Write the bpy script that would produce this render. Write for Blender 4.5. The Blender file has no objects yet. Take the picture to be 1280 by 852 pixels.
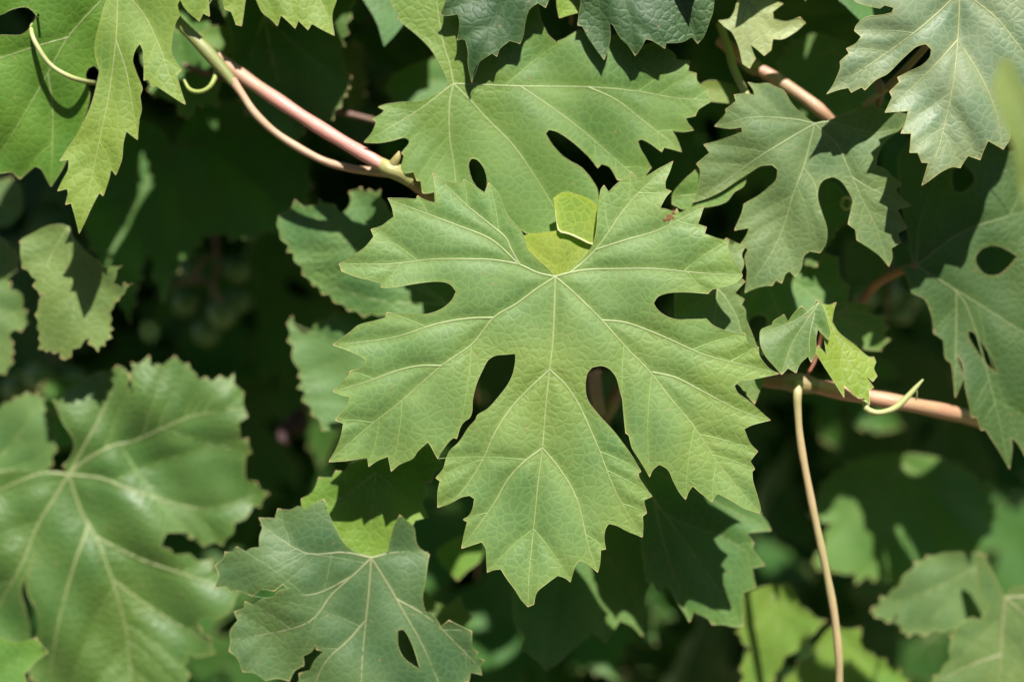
import bpy, math, random
import numpy as np
from mathutils import Vector, Matrix
from mathutils.geometry import delaunay_2d_cdt

C = bpy.context.scene.collection
SC = bpy.context.scene
random.seed(7)
RNG = np.random.default_rng(7)

# ------------------------------------------------------------------ camera, sun, sky, exposure
LENS, SENSOR, FOCUS = 63.9, 36.0, 0.55
PITCH = math.radians(20)
CAM = np.array([0.0, -0.55, 1.30])
RIGHT = np.array([1.0, 0, 0])
FWD = np.array([0, math.cos(PITCH), -math.sin(PITCH)])
UP = np.array([0, math.sin(PITCH), math.cos(PITCH)])
cam = bpy.data.cameras.new('camera')
camo = bpy.data.objects.new('camera', cam)
C.objects.link(camo)
camo.location = CAM
camo.rotation_euler = (math.pi / 2 - PITCH, 0, 0)
cam.lens, cam.sensor_width, cam.sensor_fit = LENS, SENSOR, 'HORIZONTAL'
cam.clip_start, cam.clip_end = 0.01, 2000
cam.dof.use_dof = True
cam.dof.focus_distance = FOCUS
cam.dof.aperture_fstop = 2.8
cam.dof.aperture_blades = 9
SC.camera = camo

SUNV = 0.115 * RIGHT + 0.75 * UP - 0.66 * FWD
SUNV /= np.linalg.norm(SUNV)
sun = bpy.data.lights.new('sun', 'SUN')
sun.energy, sun.angle, sun.color = 5.0, math.radians(0.53), (1.0, 0.955, 0.87)
suno = bpy.data.objects.new('sun', sun)
C.objects.link(suno)
suno.rotation_euler = Vector(SUNV).to_track_quat('Z', 'Y').to_euler()
suno.location = (0, -1, 4)
W = bpy.data.worlds.new('World')
SC.world = W
W.use_nodes = True
wn = W.node_tree
bg = wn.nodes['Background']
sky = wn.nodes.new('ShaderNodeTexSky')
sky.sky_type = 'NISHITA'
sky.sun_disc = False
sky.sun_elevation = math.asin(SUNV[2])
sky.sun_rotation = math.atan2(SUNV[0], SUNV[1])
wn.links.new(sky.outputs[0], bg.inputs[0])
bg.inputs[1].default_value = 0.05
SC.view_settings.view_transform = 'Standard'
SC.view_settings.look = 'None'
SC.view_settings.exposure = 1.32
SC.view_settings.gamma = 1.0
try:
    SC.cycles.max_bounces = 8
    SC.cycles.transmission_bounces = 4
    SC.cycles.use_denoising = True
except Exception:
    pass

# ------------------------------------------------------------------ photograph pixel (1280 x 852) + distance -> world
K = SENSOR / LENS / 1280.0


def P3(px, py, d):
    px, py, d = np.asarray(px, float), np.asarray(py, float), np.asarray(d, float)
    x = (px - 640) * K * d
    y = -(py - 426) * K * d
    return CAM + x[..., None] * RIGHT + y[..., None] * UP + d[..., None] * FWD


def nodes(m):
    m.use_nodes = True
    nt = m.node_tree
    nt.nodes.clear()
    return nt, (lambda t, **k: _n(nt, t, k))


def _n(nt, t, k):
    n = nt.nodes.new(t)
    for a, v in k.items():
        setattr(n, a, v)
    return n


def mixc(nt, N, fac, a, b, mode='MIX'):
    n = N('ShaderNodeMix', data_type='RGBA', blend_type=mode)
    for i, v in ((0, fac), (6, a), (7, b)):
        if hasattr(v, 'is_output'):
            nt.links.new(v, n.inputs[i])
        elif i == 0:
            n.inputs[i].default_value = v
        else:
            n.inputs[i].default_value = (*v, 1)
    return n.outputs[2]


def maprange(nt, N, v, a, b, c, d, smooth=False):
    n = N('ShaderNodeMapRange')
    if smooth:
        n.interpolation_type = 'SMOOTHSTEP'
    nt.links.new(v, n.inputs[0])
    for i, x in enumerate((a, b, c, d)):
        n.inputs[i + 1].default_value = x
    return n.outputs[0]


def leaf_material(name='leaf_blade', trans=0.27, rough=0.6, spec=0.45, bump=0.15):
    m = bpy.data.materials.new(name)
    nt, N = nodes(m)
    L = nt.links.new
    out = N('ShaderNodeOutputMaterial')
    info = N('ShaderNodeObjectInfo')
    uv = N('ShaderNodeUVMap')
    geo = N('ShaderNodeNewGeometry')
    rnd = N('ShaderNodeVectorMath', operation='ADD')
    L(uv.outputs[0], rnd.inputs[0])
    L(info.outputs['Random'], rnd.inputs[1])
    co = rnd.outputs[0]
    big = N('ShaderNodeTexNoise')
    big.inputs['Scale'].default_value = 55
    big.inputs['Detail'].default_value = 4
    L(co, big.inputs['Vector'])
    fine = N('ShaderNodeTexNoise')
    fine.inputs['Scale'].default_value = 1500
    fine.inputs['Detail'].default_value = 5
    L(co, fine.inputs['Vector'])
    warp = N('ShaderNodeTexNoise')
    warp.inputs['Scale'].default_value = 240
    L(co, warp.inputs['Vector'])
    wv = N('ShaderNodeVectorMath', operation='MULTIPLY_ADD')
    L(warp.outputs['Color'], wv.inputs[0])
    wv.inputs[1].default_value = (0.0022, 0.0022, 0)
    L(co, wv.inputs[2])
    net = N('ShaderNodeTexVoronoi', feature='DISTANCE_TO_EDGE', voronoi_dimensions='2D')
    net.inputs['Scale'].default_value = 380
    L(wv.outputs[0], net.inputs['Vector'])
    net2 = N('ShaderNodeTexVoronoi', feature='DISTANCE_TO_EDGE', voronoi_dimensions='2D')
    net2.inputs['Scale'].default_value = 1050
    L(wv.outputs[0], net2.inputs['Vector'])
    att = N('ShaderNodeAttribute', attribute_name='vd')
    edge = N('ShaderNodeAttribute', attribute_name='ed')
    hue = maprange(nt, N, big.outputs[0], 0.3, 0.7, 0, 1)
    lowbig = N('ShaderNodeTexNoise')
    lowbig.inputs['Scale'].default_value = 22
    L(co, lowbig.inputs['Vector'])
    dark = mixc(nt, N, 1.0, info.outputs['Color'], (0.66, 0.80, 0.78), 'MULTIPLY')
    lite = mixc(nt, N, 1.0, info.outputs['Color'], (1.28, 1.14, 1.1), 'MULTIPLY')
    base = mixc(nt, N, hue, dark, lite)
    yel = mixc(nt, N, 1.0, info.outputs['Color'], (1.55, 1.2, 0.75), 'MULTIPLY')
    base = mixc(nt, N, maprange(nt, N, lowbig.outputs[0], 0.46, 0.68, 0, 0.75), base, yel)
    base = mixc(nt, N, maprange(nt, N, att.outputs['Fac'], 0.0, 0.9, 0.3, 0, True), base, yel)
    base = mixc(nt, N, maprange(nt, N, edge.outputs['Fac'], 0.0, 1.0, 0.6, 0, True), base, yel)
    pale = mixc(nt, N, 1.0, info.outputs['Color'], (1.45, 1.3, 1.25), 'MULTIPLY')
    base = mixc(nt, N, maprange(nt, N, net.outputs[0], 0.0, 0.17, 0.5, 0, True), base, pale)
    base = mixc(nt, N, maprange(nt, N, net2.outputs[0], 0.0, 0.18, 0.22, 0, True), base, pale)
    # small brown specks and pale dust
    sp = N('ShaderNodeTexVoronoi', voronoi_dimensions='2D')
    sp.inputs['Scale'].default_value = 75
    L(co, sp.inputs['Vector'])
    spm = N('ShaderNodeMath', operation='LESS_THAN')
    L(sp.outputs['Distance'], spm.inputs[0])
    spm.inputs[1].default_value = 0.030
    spr = N('ShaderNodeSeparateColor')
    L(sp.outputs['Color'], spr.inputs[0])
    spg = N('ShaderNodeMath', operation='GREATER_THAN')
    L(spr.outputs[0], spg.inputs[0])
    spg.inputs[1].default_value = 0.5
    spx = N('ShaderNodeMath', operation='MULTIPLY')
    L(spm.outputs[0], spx.inputs[0])
    L(spg.outputs[0], spx.inputs[1])
    spf = N('ShaderNodeMath', operation='MULTIPLY')
    L(spx.outputs[0], spf.inputs[0])
    spf.inputs[1].default_value = 0.5
    base = mixc(nt, N, spf.outputs[0], base, (0.22, 0.14, 0.07))
    back = mixc(nt, N, 0.55, base, (0.16, 0.19, 0.10))
    base2 = mixc(nt, N, geo.outputs['Backfacing'], base, back)
    # relief: veinlets sunk between puffed cells, and fine skin
    h1 = maprange(nt, N, net.outputs[0], 0.0, 0.28, 0, 1.0, True)
    h2 = maprange(nt, N, net2.outputs[0], 0.0, 0.2, 0, 0.22, True)
    h3 = maprange(nt, N, fine.outputs[0], 0.3, 0.7, 0, 0.14)
    a1 = N('ShaderNodeMath', operation='ADD')
    L(h1, a1.inputs[0]); L(h2, a1.inputs[1])
    a2 = N('ShaderNodeMath', operation='ADD')
    L(a1.outputs[0], a2.inputs[0]); L(h3, a2.inputs[1])
    bp = N('ShaderNodeBump')
    L(maprange(nt, N, lowbig.outputs[0], 0.35, 0.65, bump * 0.45, bump * 1.5), bp.inputs['Strength'])
    bp.inputs['Distance'].default_value = 0.0004
    L(a2.outputs[0], bp.inputs['Height'])
    pr = N('ShaderNodeBsdfPrincipled')
    L(base2, pr.inputs['Base Color'])
    rr = maprange(nt, N, big.outputs[0], 0.3, 0.7, rough - 0.06, rough + 0.08)
    L(rr, pr.inputs['Roughness'])
    pr.inputs['Specular IOR Level'].default_value = spec
    L(bp.outputs[0], pr.inputs['Normal'])
    tr = N('ShaderNodeBsdfTranslucent')
    tcol = mixc(nt, N, 1.0, base2, (1.15, 1.9, 0.3), 'MULTIPLY')
    L(tcol, tr.inputs['Color'])
    L(bp.outputs[0], tr.inputs['Normal'])
    mx = N('ShaderNodeMixShader')
    mx.inputs[0].default_value = trans
    L(pr.outputs[0], mx.inputs[1]); L(tr.outputs[0], mx.inputs[2])
    L(mx.outputs[0], out.inputs[0])
    return m


def plain_material(name, col=None, rough=0.5, spec=0.4, noise=60, vary=(0.75, 1.25), bump=0.1, tip=None, stretch=False, sss=0.0):
    """object-colour (or fixed) surface with a mottled tone; tip: attribute that turns it brown"""
    m = bpy.data.materials.new(name)
    nt, N = nodes(m)
    L = nt.links.new
    out = N('ShaderNodeOutputMaterial')
    if col is None:
        src = N('ShaderNodeObjectInfo').outputs['Color']
    else:
        rgb = N('ShaderNodeRGB')
        rgb.outputs[0].default_value = (*col, 1)
        src = rgb.outputs[0]
    tc = N('ShaderNodeTexCoord')
    ns = N('ShaderNodeTexNoise')
    ns.inputs['Scale'].default_value = noise
    ns.inputs['Detail'].default_value = 6
    L(tc.outputs['Object'], ns.inputs['Vector'])
    a = mixc(nt, N, 1.0, src, (vary[0],) * 3, 'MULTIPLY')
    b = mixc(nt, N, 1.0, src, (vary[1],) * 3, 'MULTIPLY')
    base = mixc(nt, N, maprange(nt, N, ns.outputs[0], 0.3, 0.7, 0, 1), a, b)
    if tip:
        at = N('ShaderNodeAttribute', attribute_name='tip')
        base = mixc(nt, N, at.outputs['Fac'], base, tip)
    pr = N('ShaderNodeBsdfPrincipled')
    L(base, pr.inputs['Base Color'])
    pr.inputs['Roughness'].default_value = rough
    pr.inputs['Specular IOR Level'].default_value = spec
    if sss:
        pr.inputs['Subsurface Weight'].default_value = sss
        pr.inputs['Subsurface Radius'].default_value = (0.004, 0.004, 0.001)
        pr.inputs['Subsurface Scale'].default_value = 1.0
    bp = N('ShaderNodeBump')
    bp.inputs['Strength'].default_value = bump
    bp.inputs['Distance'].default_value = 0.0008
    L(ns.outputs[0], bp.inputs['Height'])
    L(bp.outputs[0], pr.inputs['Normal'])
    L(pr.outputs[0], out.inputs[0])
    return m


M_LEAF = leaf_material()
M_YOUNG = leaf_material('young_leaf_blade', trans=0.5, rough=0.5, bump=0.12)
M_GLOSS = leaf_material('glossy_leaf_blade', trans=0.30, rough=0.52, spec=0.42, bump=0.22)
M_THIN = leaf_material('thin_leaf_blade', trans=0.42, rough=0.58, spec=0.4, bump=0.2)
M_SHEEN = leaf_material('sheeny_leaf_blade', trans=0.24, rough=0.48, spec=0.45, bump=0.3)
M_DULL = leaf_material('dull_leaf_blade', trans=0.12, rough=0.55, spec=0.28, bump=0.35)
M_VEIN = plain_material('leaf_vein', None, 0.5, 0.35, 300, (0.85, 1.15))
M_EDGE = plain_material('leaf_margin', None, 0.55, 0.3, 200, (0.8, 1.2), tip=(0.36, 0.20, 0.10))
M_PET = plain_material('petiole', None, 0.45, 0.4, 90, (0.75, 1.2), 0.15)
M_BERRY = plain_material('berry', None, 0.42, 0.45, 120, (0.85, 1.1), 0.05)
M_SPOT = plain_material('dead_spot', (0.11, 0.055, 0.02), 0.7, 0.2, 400)


def cane_material():
    m = bpy.data.materials.new('cane_bark')
    nt, N = nodes(m)
    L = nt.links.new
    out = N('ShaderNodeOutputMaterial')
    info = N('ShaderNodeObjectInfo')
    uv = N('ShaderNodeUVMap')
    mp = N('ShaderNodeMapping')
    mp.inputs['Scale'].default_value = (1.0, 26.0, 1.0)
    L(uv.outputs[0], mp.inputs['Vector'])
    st = N('ShaderNodeTexNoise')
    st.inputs['Scale'].default_value = 1.6
    st.inputs['Detail'].default_value = 5
    L(mp.outputs[0], st.inputs['Vector'])
    tc = N('ShaderNodeTexCoord')
    big = N('ShaderNodeTexNoise')
    big.inputs['Scale'].default_value = 38
    L(tc.outputs['Object'], big.inputs['Vector'])
    g = mixc(nt, N, 0.62, info.outputs['Color'], (0.22, 0.25, 0.09))
    base = mixc(nt, N, maprange(nt, N, big.outputs[0], 0.42, 0.68, 0, 0.75), info.outputs['Color'], g)
    dk = mixc(nt, N, 1.0, base, (0.7, 0.66, 0.62), 'MULTIPLY')
    base = mixc(nt, N, maprange(nt, N, st.outputs[0], 0.38, 0.62, 0.55, 0), base, dk)
    pr = N('ShaderNodeBsdfPrincipled')
    L(base, pr.inputs['Base Color'])
    pr.inputs['Roughness'].default_value = 0.46
    bp = N('ShaderNodeBump')
    bp.inputs['Strength'].default_value = 0.35
    bp.inputs['Distance'].default_value = 0.0007
    L(st.outputs[0], bp.inputs['Height'])
    L(bp.outputs[0], pr.inputs['Normal'])
    L(pr.outputs[0], out.inputs[0])
    return m


M_CANE = cane_material()


def soil_material():
    m = bpy.data.materials.new('soil')
    nt, N = nodes(m)
    L = nt.links.new
    out = N('ShaderNodeOutputMaterial')
    tc = N('ShaderNodeTexCoord')
    a = N('ShaderNodeTexNoise')
    a.inputs['Scale'].default_value = 9
    a.inputs['Detail'].default_value = 9
    L(tc.outputs['Object'], a.inputs['Vector'])
    v = N('ShaderNodeTexVoronoi')
    v.inputs['Scale'].default_value = 60
    L(tc.outputs['Object'], v.inputs['Vector'])
    base = mixc(nt, N, maprange(nt, N, a.outputs[0], 0.35, 0.7, 0, 1), (0.11, 0.078, 0.052), (0.21, 0.165, 0.115))
    base = mixc(nt, N, maprange(nt, N, v.outputs['Distance'], 0.1, 0.6, 0.35, 0), base, (0.26, 0.22, 0.17))
    pr = N('ShaderNodeBsdfPrincipled')
    L(base, pr.inputs['Base Color'])
    pr.inputs['Roughness'].default_value = 0.9
    bp = N('ShaderNodeBump')
    bp.inputs['Strength'].default_value = 0.8
    bp.inputs['Distance'].default_value = 0.02
    L(a.outputs[0], bp.inputs['Height'])
    L(bp.outputs[0], pr.inputs['Normal'])
    L(pr.outputs[0], out.inputs[0])
    return m


# ------------------------------------------------------------------ mesh helpers
def mesh_obj(name, verts, faces, mat, parent=None, color=None, origin=None, uv=None, attrs=None, smooth=True):
    verts = np.asarray(verts, float)
    if origin is not None:
        verts = verts - np.asarray(origin)
    me = bpy.data.meshes.new(name)
    faces = np.asarray(faces, dtype=np.int32)
    k = faces.shape[1]
    me.vertices.add(len(verts))
    me.vertices.foreach_set('co', verts.astype(np.float32).ravel())
    me.loops.add(faces.size)
    me.loops.foreach_set('vertex_index', faces.ravel())
    me.polygons.add(len(faces))
    me.polygons.foreach_set('loop_start', np.arange(len(faces), dtype=np.int32) * k)
    me.polygons.foreach_set('loop_total', np.full(len(faces), k, dtype=np.int32))
    if smooth:
        me.polygons.foreach_set('use_smooth', np.ones(len(faces), dtype=bool))
    if uv is not None:
        l = me.uv_layers.new(name='UVMap')
        l.data.foreach_set('uv', np.asarray(uv, np.float32)[faces.ravel()].ravel())
    for an, av in (attrs or {}).items():
        a = me.attributes.new(an, 'FLOAT', 'POINT')
        a.data.foreach_set('value', np.asarray(av, np.float32))
    me.update(calc_edges=True)
    me.validate()
    me.materials.append(mat)
    o = bpy.data.objects.new(name, me)
    C.objects.link(o)
    if parent is not None:
        o.parent = parent
    elif origin is not None:
        o.location = origin
    if color is not None:
        o.color = (*color, 1)
    return o


def empty(name, loc, label, cat, group=None):
    e = bpy.data.objects.new(name, None)
    C.objects.link(e)
    e.location = loc
    e.empty_display_size = 0.01
    e['label'] = label
    e['category'] = cat
    if group:
        e['group'] = group
    return e


def resample(pts, step):
    pts = np.asarray(pts, float)
    d = np.r_[0, np.cumsum(np.linalg.norm(np.diff(pts, axis=0), axis=1))]
    n = max(2, int(d[-1] / step) + 1)
    s = np.linspace(0, d[-1], n)
    return np.stack([np.interp(s, d, pts[:, i]) for i in range(pts.shape[1])], 1)


def spline(pts, step, it=3):
    """Catmull-Rom through the points, resampled evenly"""
    p = np.asarray(pts, float)
    if len(p) < 3:
        return resample(p, step)
    q = np.vstack([2 * p[0] - p[1], p, 2 * p[-1] - p[-2]])
    out = []
    for i in range(1, len(q) - 2):
        t = np.linspace(0, 1, 12, endpoint=False)[:, None]
        a, b, c, d = q[i - 1], q[i], q[i + 1], q[i + 2]
        out.append(0.5 * ((2 * b) + (c - a) * t + (2 * a - 5 * b + 4 * c - d) * t**2 + (3 * b - a - 3 * c + d) * t**3))
    out.append(p[-1:])
    return resample(np.vstack(out), step)


def tube_data(path, radii, sides=8, closed=False):
    path = np.asarray(path, float)
    n = len(path)
    radii = np.broadcast_to(radii, (n,))
    if closed:
        tan = np.roll(path, -1, 0) - np.roll(path, 1, 0)
    else:
        tan = np.gradient(path, axis=0)
    tan /= np.linalg.norm(tan, axis=1)[:, None] + 1e-12
    ref = -FWD
    b = np.cross(tan, ref)
    bl = np.linalg.norm(b, axis=1)
    bad = bl < 0.15
    b[bad] = np.cross(tan[bad], RIGHT)
    b /= np.linalg.norm(b, axis=1)[:, None] + 1e-12
    c = np.cross(b, tan)
    th = np.arange(sides) * 2 * math.pi / sides
    v = path[:, None, :] + radii[:, None, None] * (np.cos(th)[None, :, None] * b[:, None, :] + np.sin(th)[None, :, None] * c[:, None, :])
    v = v.reshape(-1, 3)
    m = n if closed else n - 1
    i, j = np.meshgrid(np.arange(m), np.arange(sides), indexing='ij')
    i2, j2 = (i + 1) % n, (j + 1) % sides
    f = np.stack([i * sides + j, i * sides + j2, i2 * sides + j2, i2 * sides + j], -1).reshape(-1, 4)
    uv = np.stack([np.repeat(np.arange(n) * 0.2, sides), np.tile(np.arange(sides) / sides, n)], 1)
    return v, f, uv


def inside(pts, poly):
    x, y = pts[:, 0], pts[:, 1]
    r = np.zeros(len(pts), bool)
    q = np.roll(poly, -1, 0)
    for (x1, y1), (x2, y2) in zip(poly, q):
        if y1 == y2:
            continue
        c = (y1 > y) != (y2 > y)
        r ^= c & (x < (x2 - x1) * (y - y1) / (y2 - y1) + x1)
    return r


def seg_dist(pts, A, B):
    d = np.full(len(pts), 1e9)
    for a, b in zip(A, B):
        ab = b - a
        t = np.clip(((pts - a) @ ab) / (ab @ ab + 1e-9), 0, 1)
        q = a + t[:, None] * ab
        d = np.minimum(d, np.hypot(pts[:, 0] - q[:, 0], pts[:, 1] - q[:, 1]))
    return d


def smooth_outline(pts, step, sharp_deg=42):
    """closed outline: teeth stay sharp, the rest is rounded; returns points, indices of teeth"""
    p = np.asarray(pts, float)
    n = len(p)
    area = 0.5 * np.sum(p[:, 0] * np.roll(p[:, 1], -1) - np.roll(p[:, 0], -1) * p[:, 1])
    sg = 1 if area > 0 else -1
    d = np.roll(p, -1, 0) - p
    ln = np.linalg.norm(d, axis=1) + 1e-9
    u = d / ln[:, None]
    up_ = np.roll(u, 1, 0)
    ang = np.degrees(np.arctan2(up_[:, 0] * u[:, 1] - up_[:, 1] * u[:, 0], (up_ * u).sum(1))) * sg
    sharp = np.abs(ang) > sharp_deg
    tooth = ang > 48
    m = (np.roll(p, -1, 0) - np.roll(p, 1, 0)) * 0.5
    out, teeth = [], []
    for i in range(n):
        j = (i + 1) % n
        c = p[j] - p[i]
        t0 = c * 0.9 if sharp[i] else m[i] * min(1, ln[i] / (np.linalg.norm(m[i]) + 1e-9))
        t1 = c * 0.9 if sharp[j] else m[j] * min(1, ln[i] / (np.linalg.norm(m[j]) + 1e-9))
        k = max(1, int(round(ln[i] / step)))
        if tooth[i]:
            teeth.append(len(out))
        for t in np.arange(k) / k:
            h = (2 * t**3 - 3 * t**2 + 1) * p[i] + (t**3 - 2 * t**2 + t) * t0 + (-2 * t**3 + 3 * t**2) * p[j] + (t**3 - t**2) * t1
            out.append(h)
    return np.array(out), teeth


def serrate(out, J, amp):
    """uneven saw teeth along the outer rim; the rim near the petiole stays entire"""
    q = resample(np.vstack([out, out[:1]]), 2.0)[:-1]
    d = np.roll(q, -3, 0) - np.roll(q, 3, 0)
    nrm = np.stack([d[:, 1], -d[:, 0]], 1) / (np.linalg.norm(d, axis=1)[:, None] + 1e-9)
    area = np.sum(q[:, 0] * np.roll(q[:, 1], -1) - np.roll(q[:, 0], -1) * q[:, 1])
    if area < 0:
        nrm = -nrm
    rad = np.linalg.norm(q - J, axis=1)
    far = np.clip((rad / rad.max() - 0.30) / 0.15, 0, 1)
    res, i, n = [], 0, len(q)
    while i < n:
        res.append(q[i] - nrm[i] * amp * 0.45 * far[i])
        g = RNG.uniform(2.0, 6.5) * amp / 2
        j = i + max(2, int(g * 0.62))
        if j < n - 1:
            a = amp * RNG.uniform(0.25, 1.35) * far[j]
            res.append(q[j] + nrm[j] * a)
        i += max(4, int(g * 1.0) + 1)
    return np.array(res)


VEINCOL = (0.185, 0.23, 0.095)
EDGECOL = (0.21, 0.24, 0.10)


SURF = {}


def leaf(label, J, sheets, veins, depth, tilt=(0, 0), cup=0.0, col=(0.075, 0.14, 0.032), sp=6, mat=None, wav=4.0, pil=2.2,
         vr=2.2, veincol=VEINCOL, edgecol=EDGECOL, bend=(), petiole=None, petcol=(0.28, 0.16, 0.10), ser=0, pr=None, group=None, detail=True, name='grape_leaf', edge=0.7, pet=True):
    """One grape leaf. J: where the petiole meets the blade (photo pixel); sheets: list of dict(o=outline, h=holes, dz=depth offset px, tilt);
    veins: list of polylines from J (optionally (sheet, polyline)); depth: metres from the camera at J; tilt/cup/bend: how the blade leans and curls."""
    J = np.asarray(J, float)
    px = K * depth
    seed = RNG.uniform(0, 6.28, 8)
    if isinstance(sheets, list) and not isinstance(sheets[0], dict):
        sheets = [dict(o=sheets)]
    root = empty(name, P3(J[0], J[1], depth), label, 'leaf', group)
    org = P3(J[0], J[1], depth)

    def base_dz(p, s):
        q = p - J
        r = np.hypot(q[:, 0], q[:, 1])
        tl = s.get('tilt', tilt)
        z = tl[0] * q[:, 0] + tl[1] * q[:, 1] + cup * (r / 200.0) ** 2
        for (bx, by, br, ba) in bend:
            z = z + ba * np.exp(-((p[:, 0] - bx) ** 2 + (p[:, 1] - by) ** 2) / (br * br))
        w = np.minimum(r / 60.0, 1.0)
        z = z + wav * w * (np.sin(q[:, 0] / 31 + seed[0]) * np.sin(q[:, 1] / 37 + seed[1]) + 0.6 * np.sin(q[:, 0] / 17 - q[:, 1] / 23 + seed[2]))
        for (ax, ay, bx, by, amt) in s.get('crease', ()):   # a fold line: beyond it the blade bends away
            dd = ((bx - ax) * (p[:, 1] - ay) - (by - ay) * (p[:, 0] - ax)) / math.hypot(bx - ax, by - ay)
            z = z + amt * np.maximum(dd, 0)
        return z + s.get('dz', 0.0)

    mains = [[] for _ in sheets]
    for v in veins:
        k = 0
        if isinstance(v[0], int):
            k, v = v
        mains[k].append(spline(v, 5.0))
    for k, s in enumerate(sheets):
        step = max(2.0, min(sp * 0.7, 6))
        out, teeth = smooth_outline(s['o'], step)
        if ser:
            out, teeth = smooth_outline(serrate(out, J, ser), step)
        holes = [smooth_outline(h, step, 75)[0] for h in s.get('h', ())]
        T = out[teeth] if len(teeth) else np.zeros((0, 2))
        secs = []
        mv = mains[k]
        if detail and mv:
            tips = np.array([v[-1] for v in mv])
            for t in T:
                if len(tips) and np.min(np.linalg.norm(tips - t, axis=1)) < 13:
                    continue
                best = None
                for v in mv:
                    if len(v) < 5:
                        continue
                    dv = np.gradient(v, axis=0)
                    w = t - v
                    ln = np.linalg.norm(w, axis=1) + 1e-9
                    cs = (dv * w).sum(1) / (np.linalg.norm(dv, axis=1) + 1e-9) / ln
                    an = np.degrees(np.arccos(np.clip(cs, -1, 1)))
                    cost = ln * (1 + np.abs(an - 40) / 14)
                    cost[np.abs(an - 40) > 26] = 1e9
                    cost[:2] = 1e9
                    i = int(np.argmin(cost))
                    if cost[i] < 1e8 and (best is None or cost[i] < best[0]):
                        chk = v[i] + np.linspace(0.08, 0.9, 9)[:, None] * w[i]
                        ok = inside(chk, out).all() and not any(inside(chk, h).any() for h in holes)
                        if ok:
                            best = (cost[i], v[i], dv[i] / (np.linalg.norm(dv[i]) + 1e-9), t, ln[i])
                if best:
                    _, a, dd, b, l = best
                    mid = (a + b) / 2 - dd * 0.09 * l
                    tt = np.linspace(0, 1, max(4, int(l / 6)))[:, None]
                    secs.append((1 - tt) ** 2 * a + 2 * tt * (1 - tt) * mid + tt**2 * b)
        allA = [v[:-1] for v in mv] + [v[:-1] for v in secs]
        allB = [v[1:] for v in mv] + [v[1:] for v in secs]
        # interior points
        lo, hi = out.min(0), out.max(0)
        gx = np.arange(lo[0], hi[0], sp)
        gy = np.arange(lo[1], hi[1], sp * 0.866)
        X, Y = np.meshgrid(gx, gy)
        X[1::2] += sp / 2
        g = np.stack([X.ravel(), Y.ravel()], 1) + RNG.uniform(-0.12, 0.12, (X.size, 2)) * sp
        ok = inside(g, out)
        for h in holes:
            ok &= ~inside(g, h)
        g = g[ok]
        loops = [out] + holes
        bd = seg_dist(g, np.vstack(loops), np.vstack([np.roll(l, -1, 0) for l in loops]))
        g = g[bd > sp * 0.45]
        bd = bd[bd > sp * 0.45]
        pts = np.vstack(loops + [g])
        edges, off = [], 0
        for l in loops:
            n = len(l)
            edges += [(off + i, off + (i + 1) % n) for i in range(n)]
            off += n
        r = delaunay_2d_cdt([Vector(p) for p in pts.tolist()], edges, [], 0, 1e-4)
        vv = np.array([tuple(p) for p in r[0]])
        ff = np.array([f for f in r[2] if len(f) == 3], dtype=np.int32)
        cen = vv[ff].mean(1)
        keep = inside(cen, out)
        for h in holes:
            keep &= ~inside(cen, h)
        ff = ff[keep]
        if allA:
            vd = seg_dist(vv, np.vstack(allA), np.vstack(allB))
        else:
            vd = np.full(len(vv), 30.0)
        md = seg_dist(vv, np.vstack([v[:-1] for v in mv]), np.vstack([v[1:] for v in mv])) if mv else vd
        bdist = seg_dist(vv, np.vstack(loops), np.vstack([np.roll(l, -1, 0) for l in loops]))

        def dz(p, vdist, mdist):
            return base_dz(p, s) - pil * (1 - np.exp(-(vdist / 9.0) ** 2)) - pil * 0.35 * (1 - np.exp(-(mdist / 20.0) ** 2))

        z = dz(vv, vd, md)
        w3 = P3(vv[:, 0], vv[:, 1], depth + z * px)
        # faces towards the camera
        ar = np.cross(vv[ff[:, 1]] - vv[ff[:, 0]], vv[ff[:, 2]] - vv[ff[:, 0]])
        ff[ar > 0] = ff[ar > 0][:, ::-1]
        blade = mesh_obj('blade' if len(sheets) == 1 or k == 0 else 'blade_lobe', w3, ff, mat or M_LEAF, root, s.get('col', col), org, vv * px,
                         dict(vd=np.clip(vd / 12, 0, 1), ed=np.clip(bdist / 7, 0, 1)))
        if s.get('label'):
            blade['label'] = s['label']
        SURF.setdefault(label, (vv, depth + z * px))
        # main veins: one object each
        pil0 = 0
        for v in mv:
            n = len(v)
            t = np.linspace(0, 1, n)
            rad = vr * px * (1 - 0.76 * t) * 0.80
            p3 = P3(v[:, 0], v[:, 1], depth + (base_dz(v, s)) * px + rad * 0.62)
            tv, tf, tuv = tube_data(p3, rad, 6)
            mesh_obj('main_vein', tv, tf, M_VEIN, root, veincol, org)
        if secs:
            V, F, o_ = [], [], 0
            for v in secs:
                n = len(v)
                rad = vr * px * 0.36 * (1 - 0.6 * np.linspace(0, 1, n))
                mdv = seg_dist(v, np.vstack([q[:-1] for q in mv]), np.vstack([q[1:] for q in mv]))
                p3 = P3(v[:, 0], v[:, 1], depth + dz(v, np.zeros(n), mdv) * px + rad * 0.5)
                tv, tf, _ = tube_data(p3, rad, 5)
                V.append(tv); F.append(tf + o_); o_ += len(tv)
            mesh_obj('side_vein_network', np.vstack(V), np.vstack(F), M_VEIN, root, tuple(0.32 * np.array(veincol) + 0.95 * np.array(col)), org)
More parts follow.
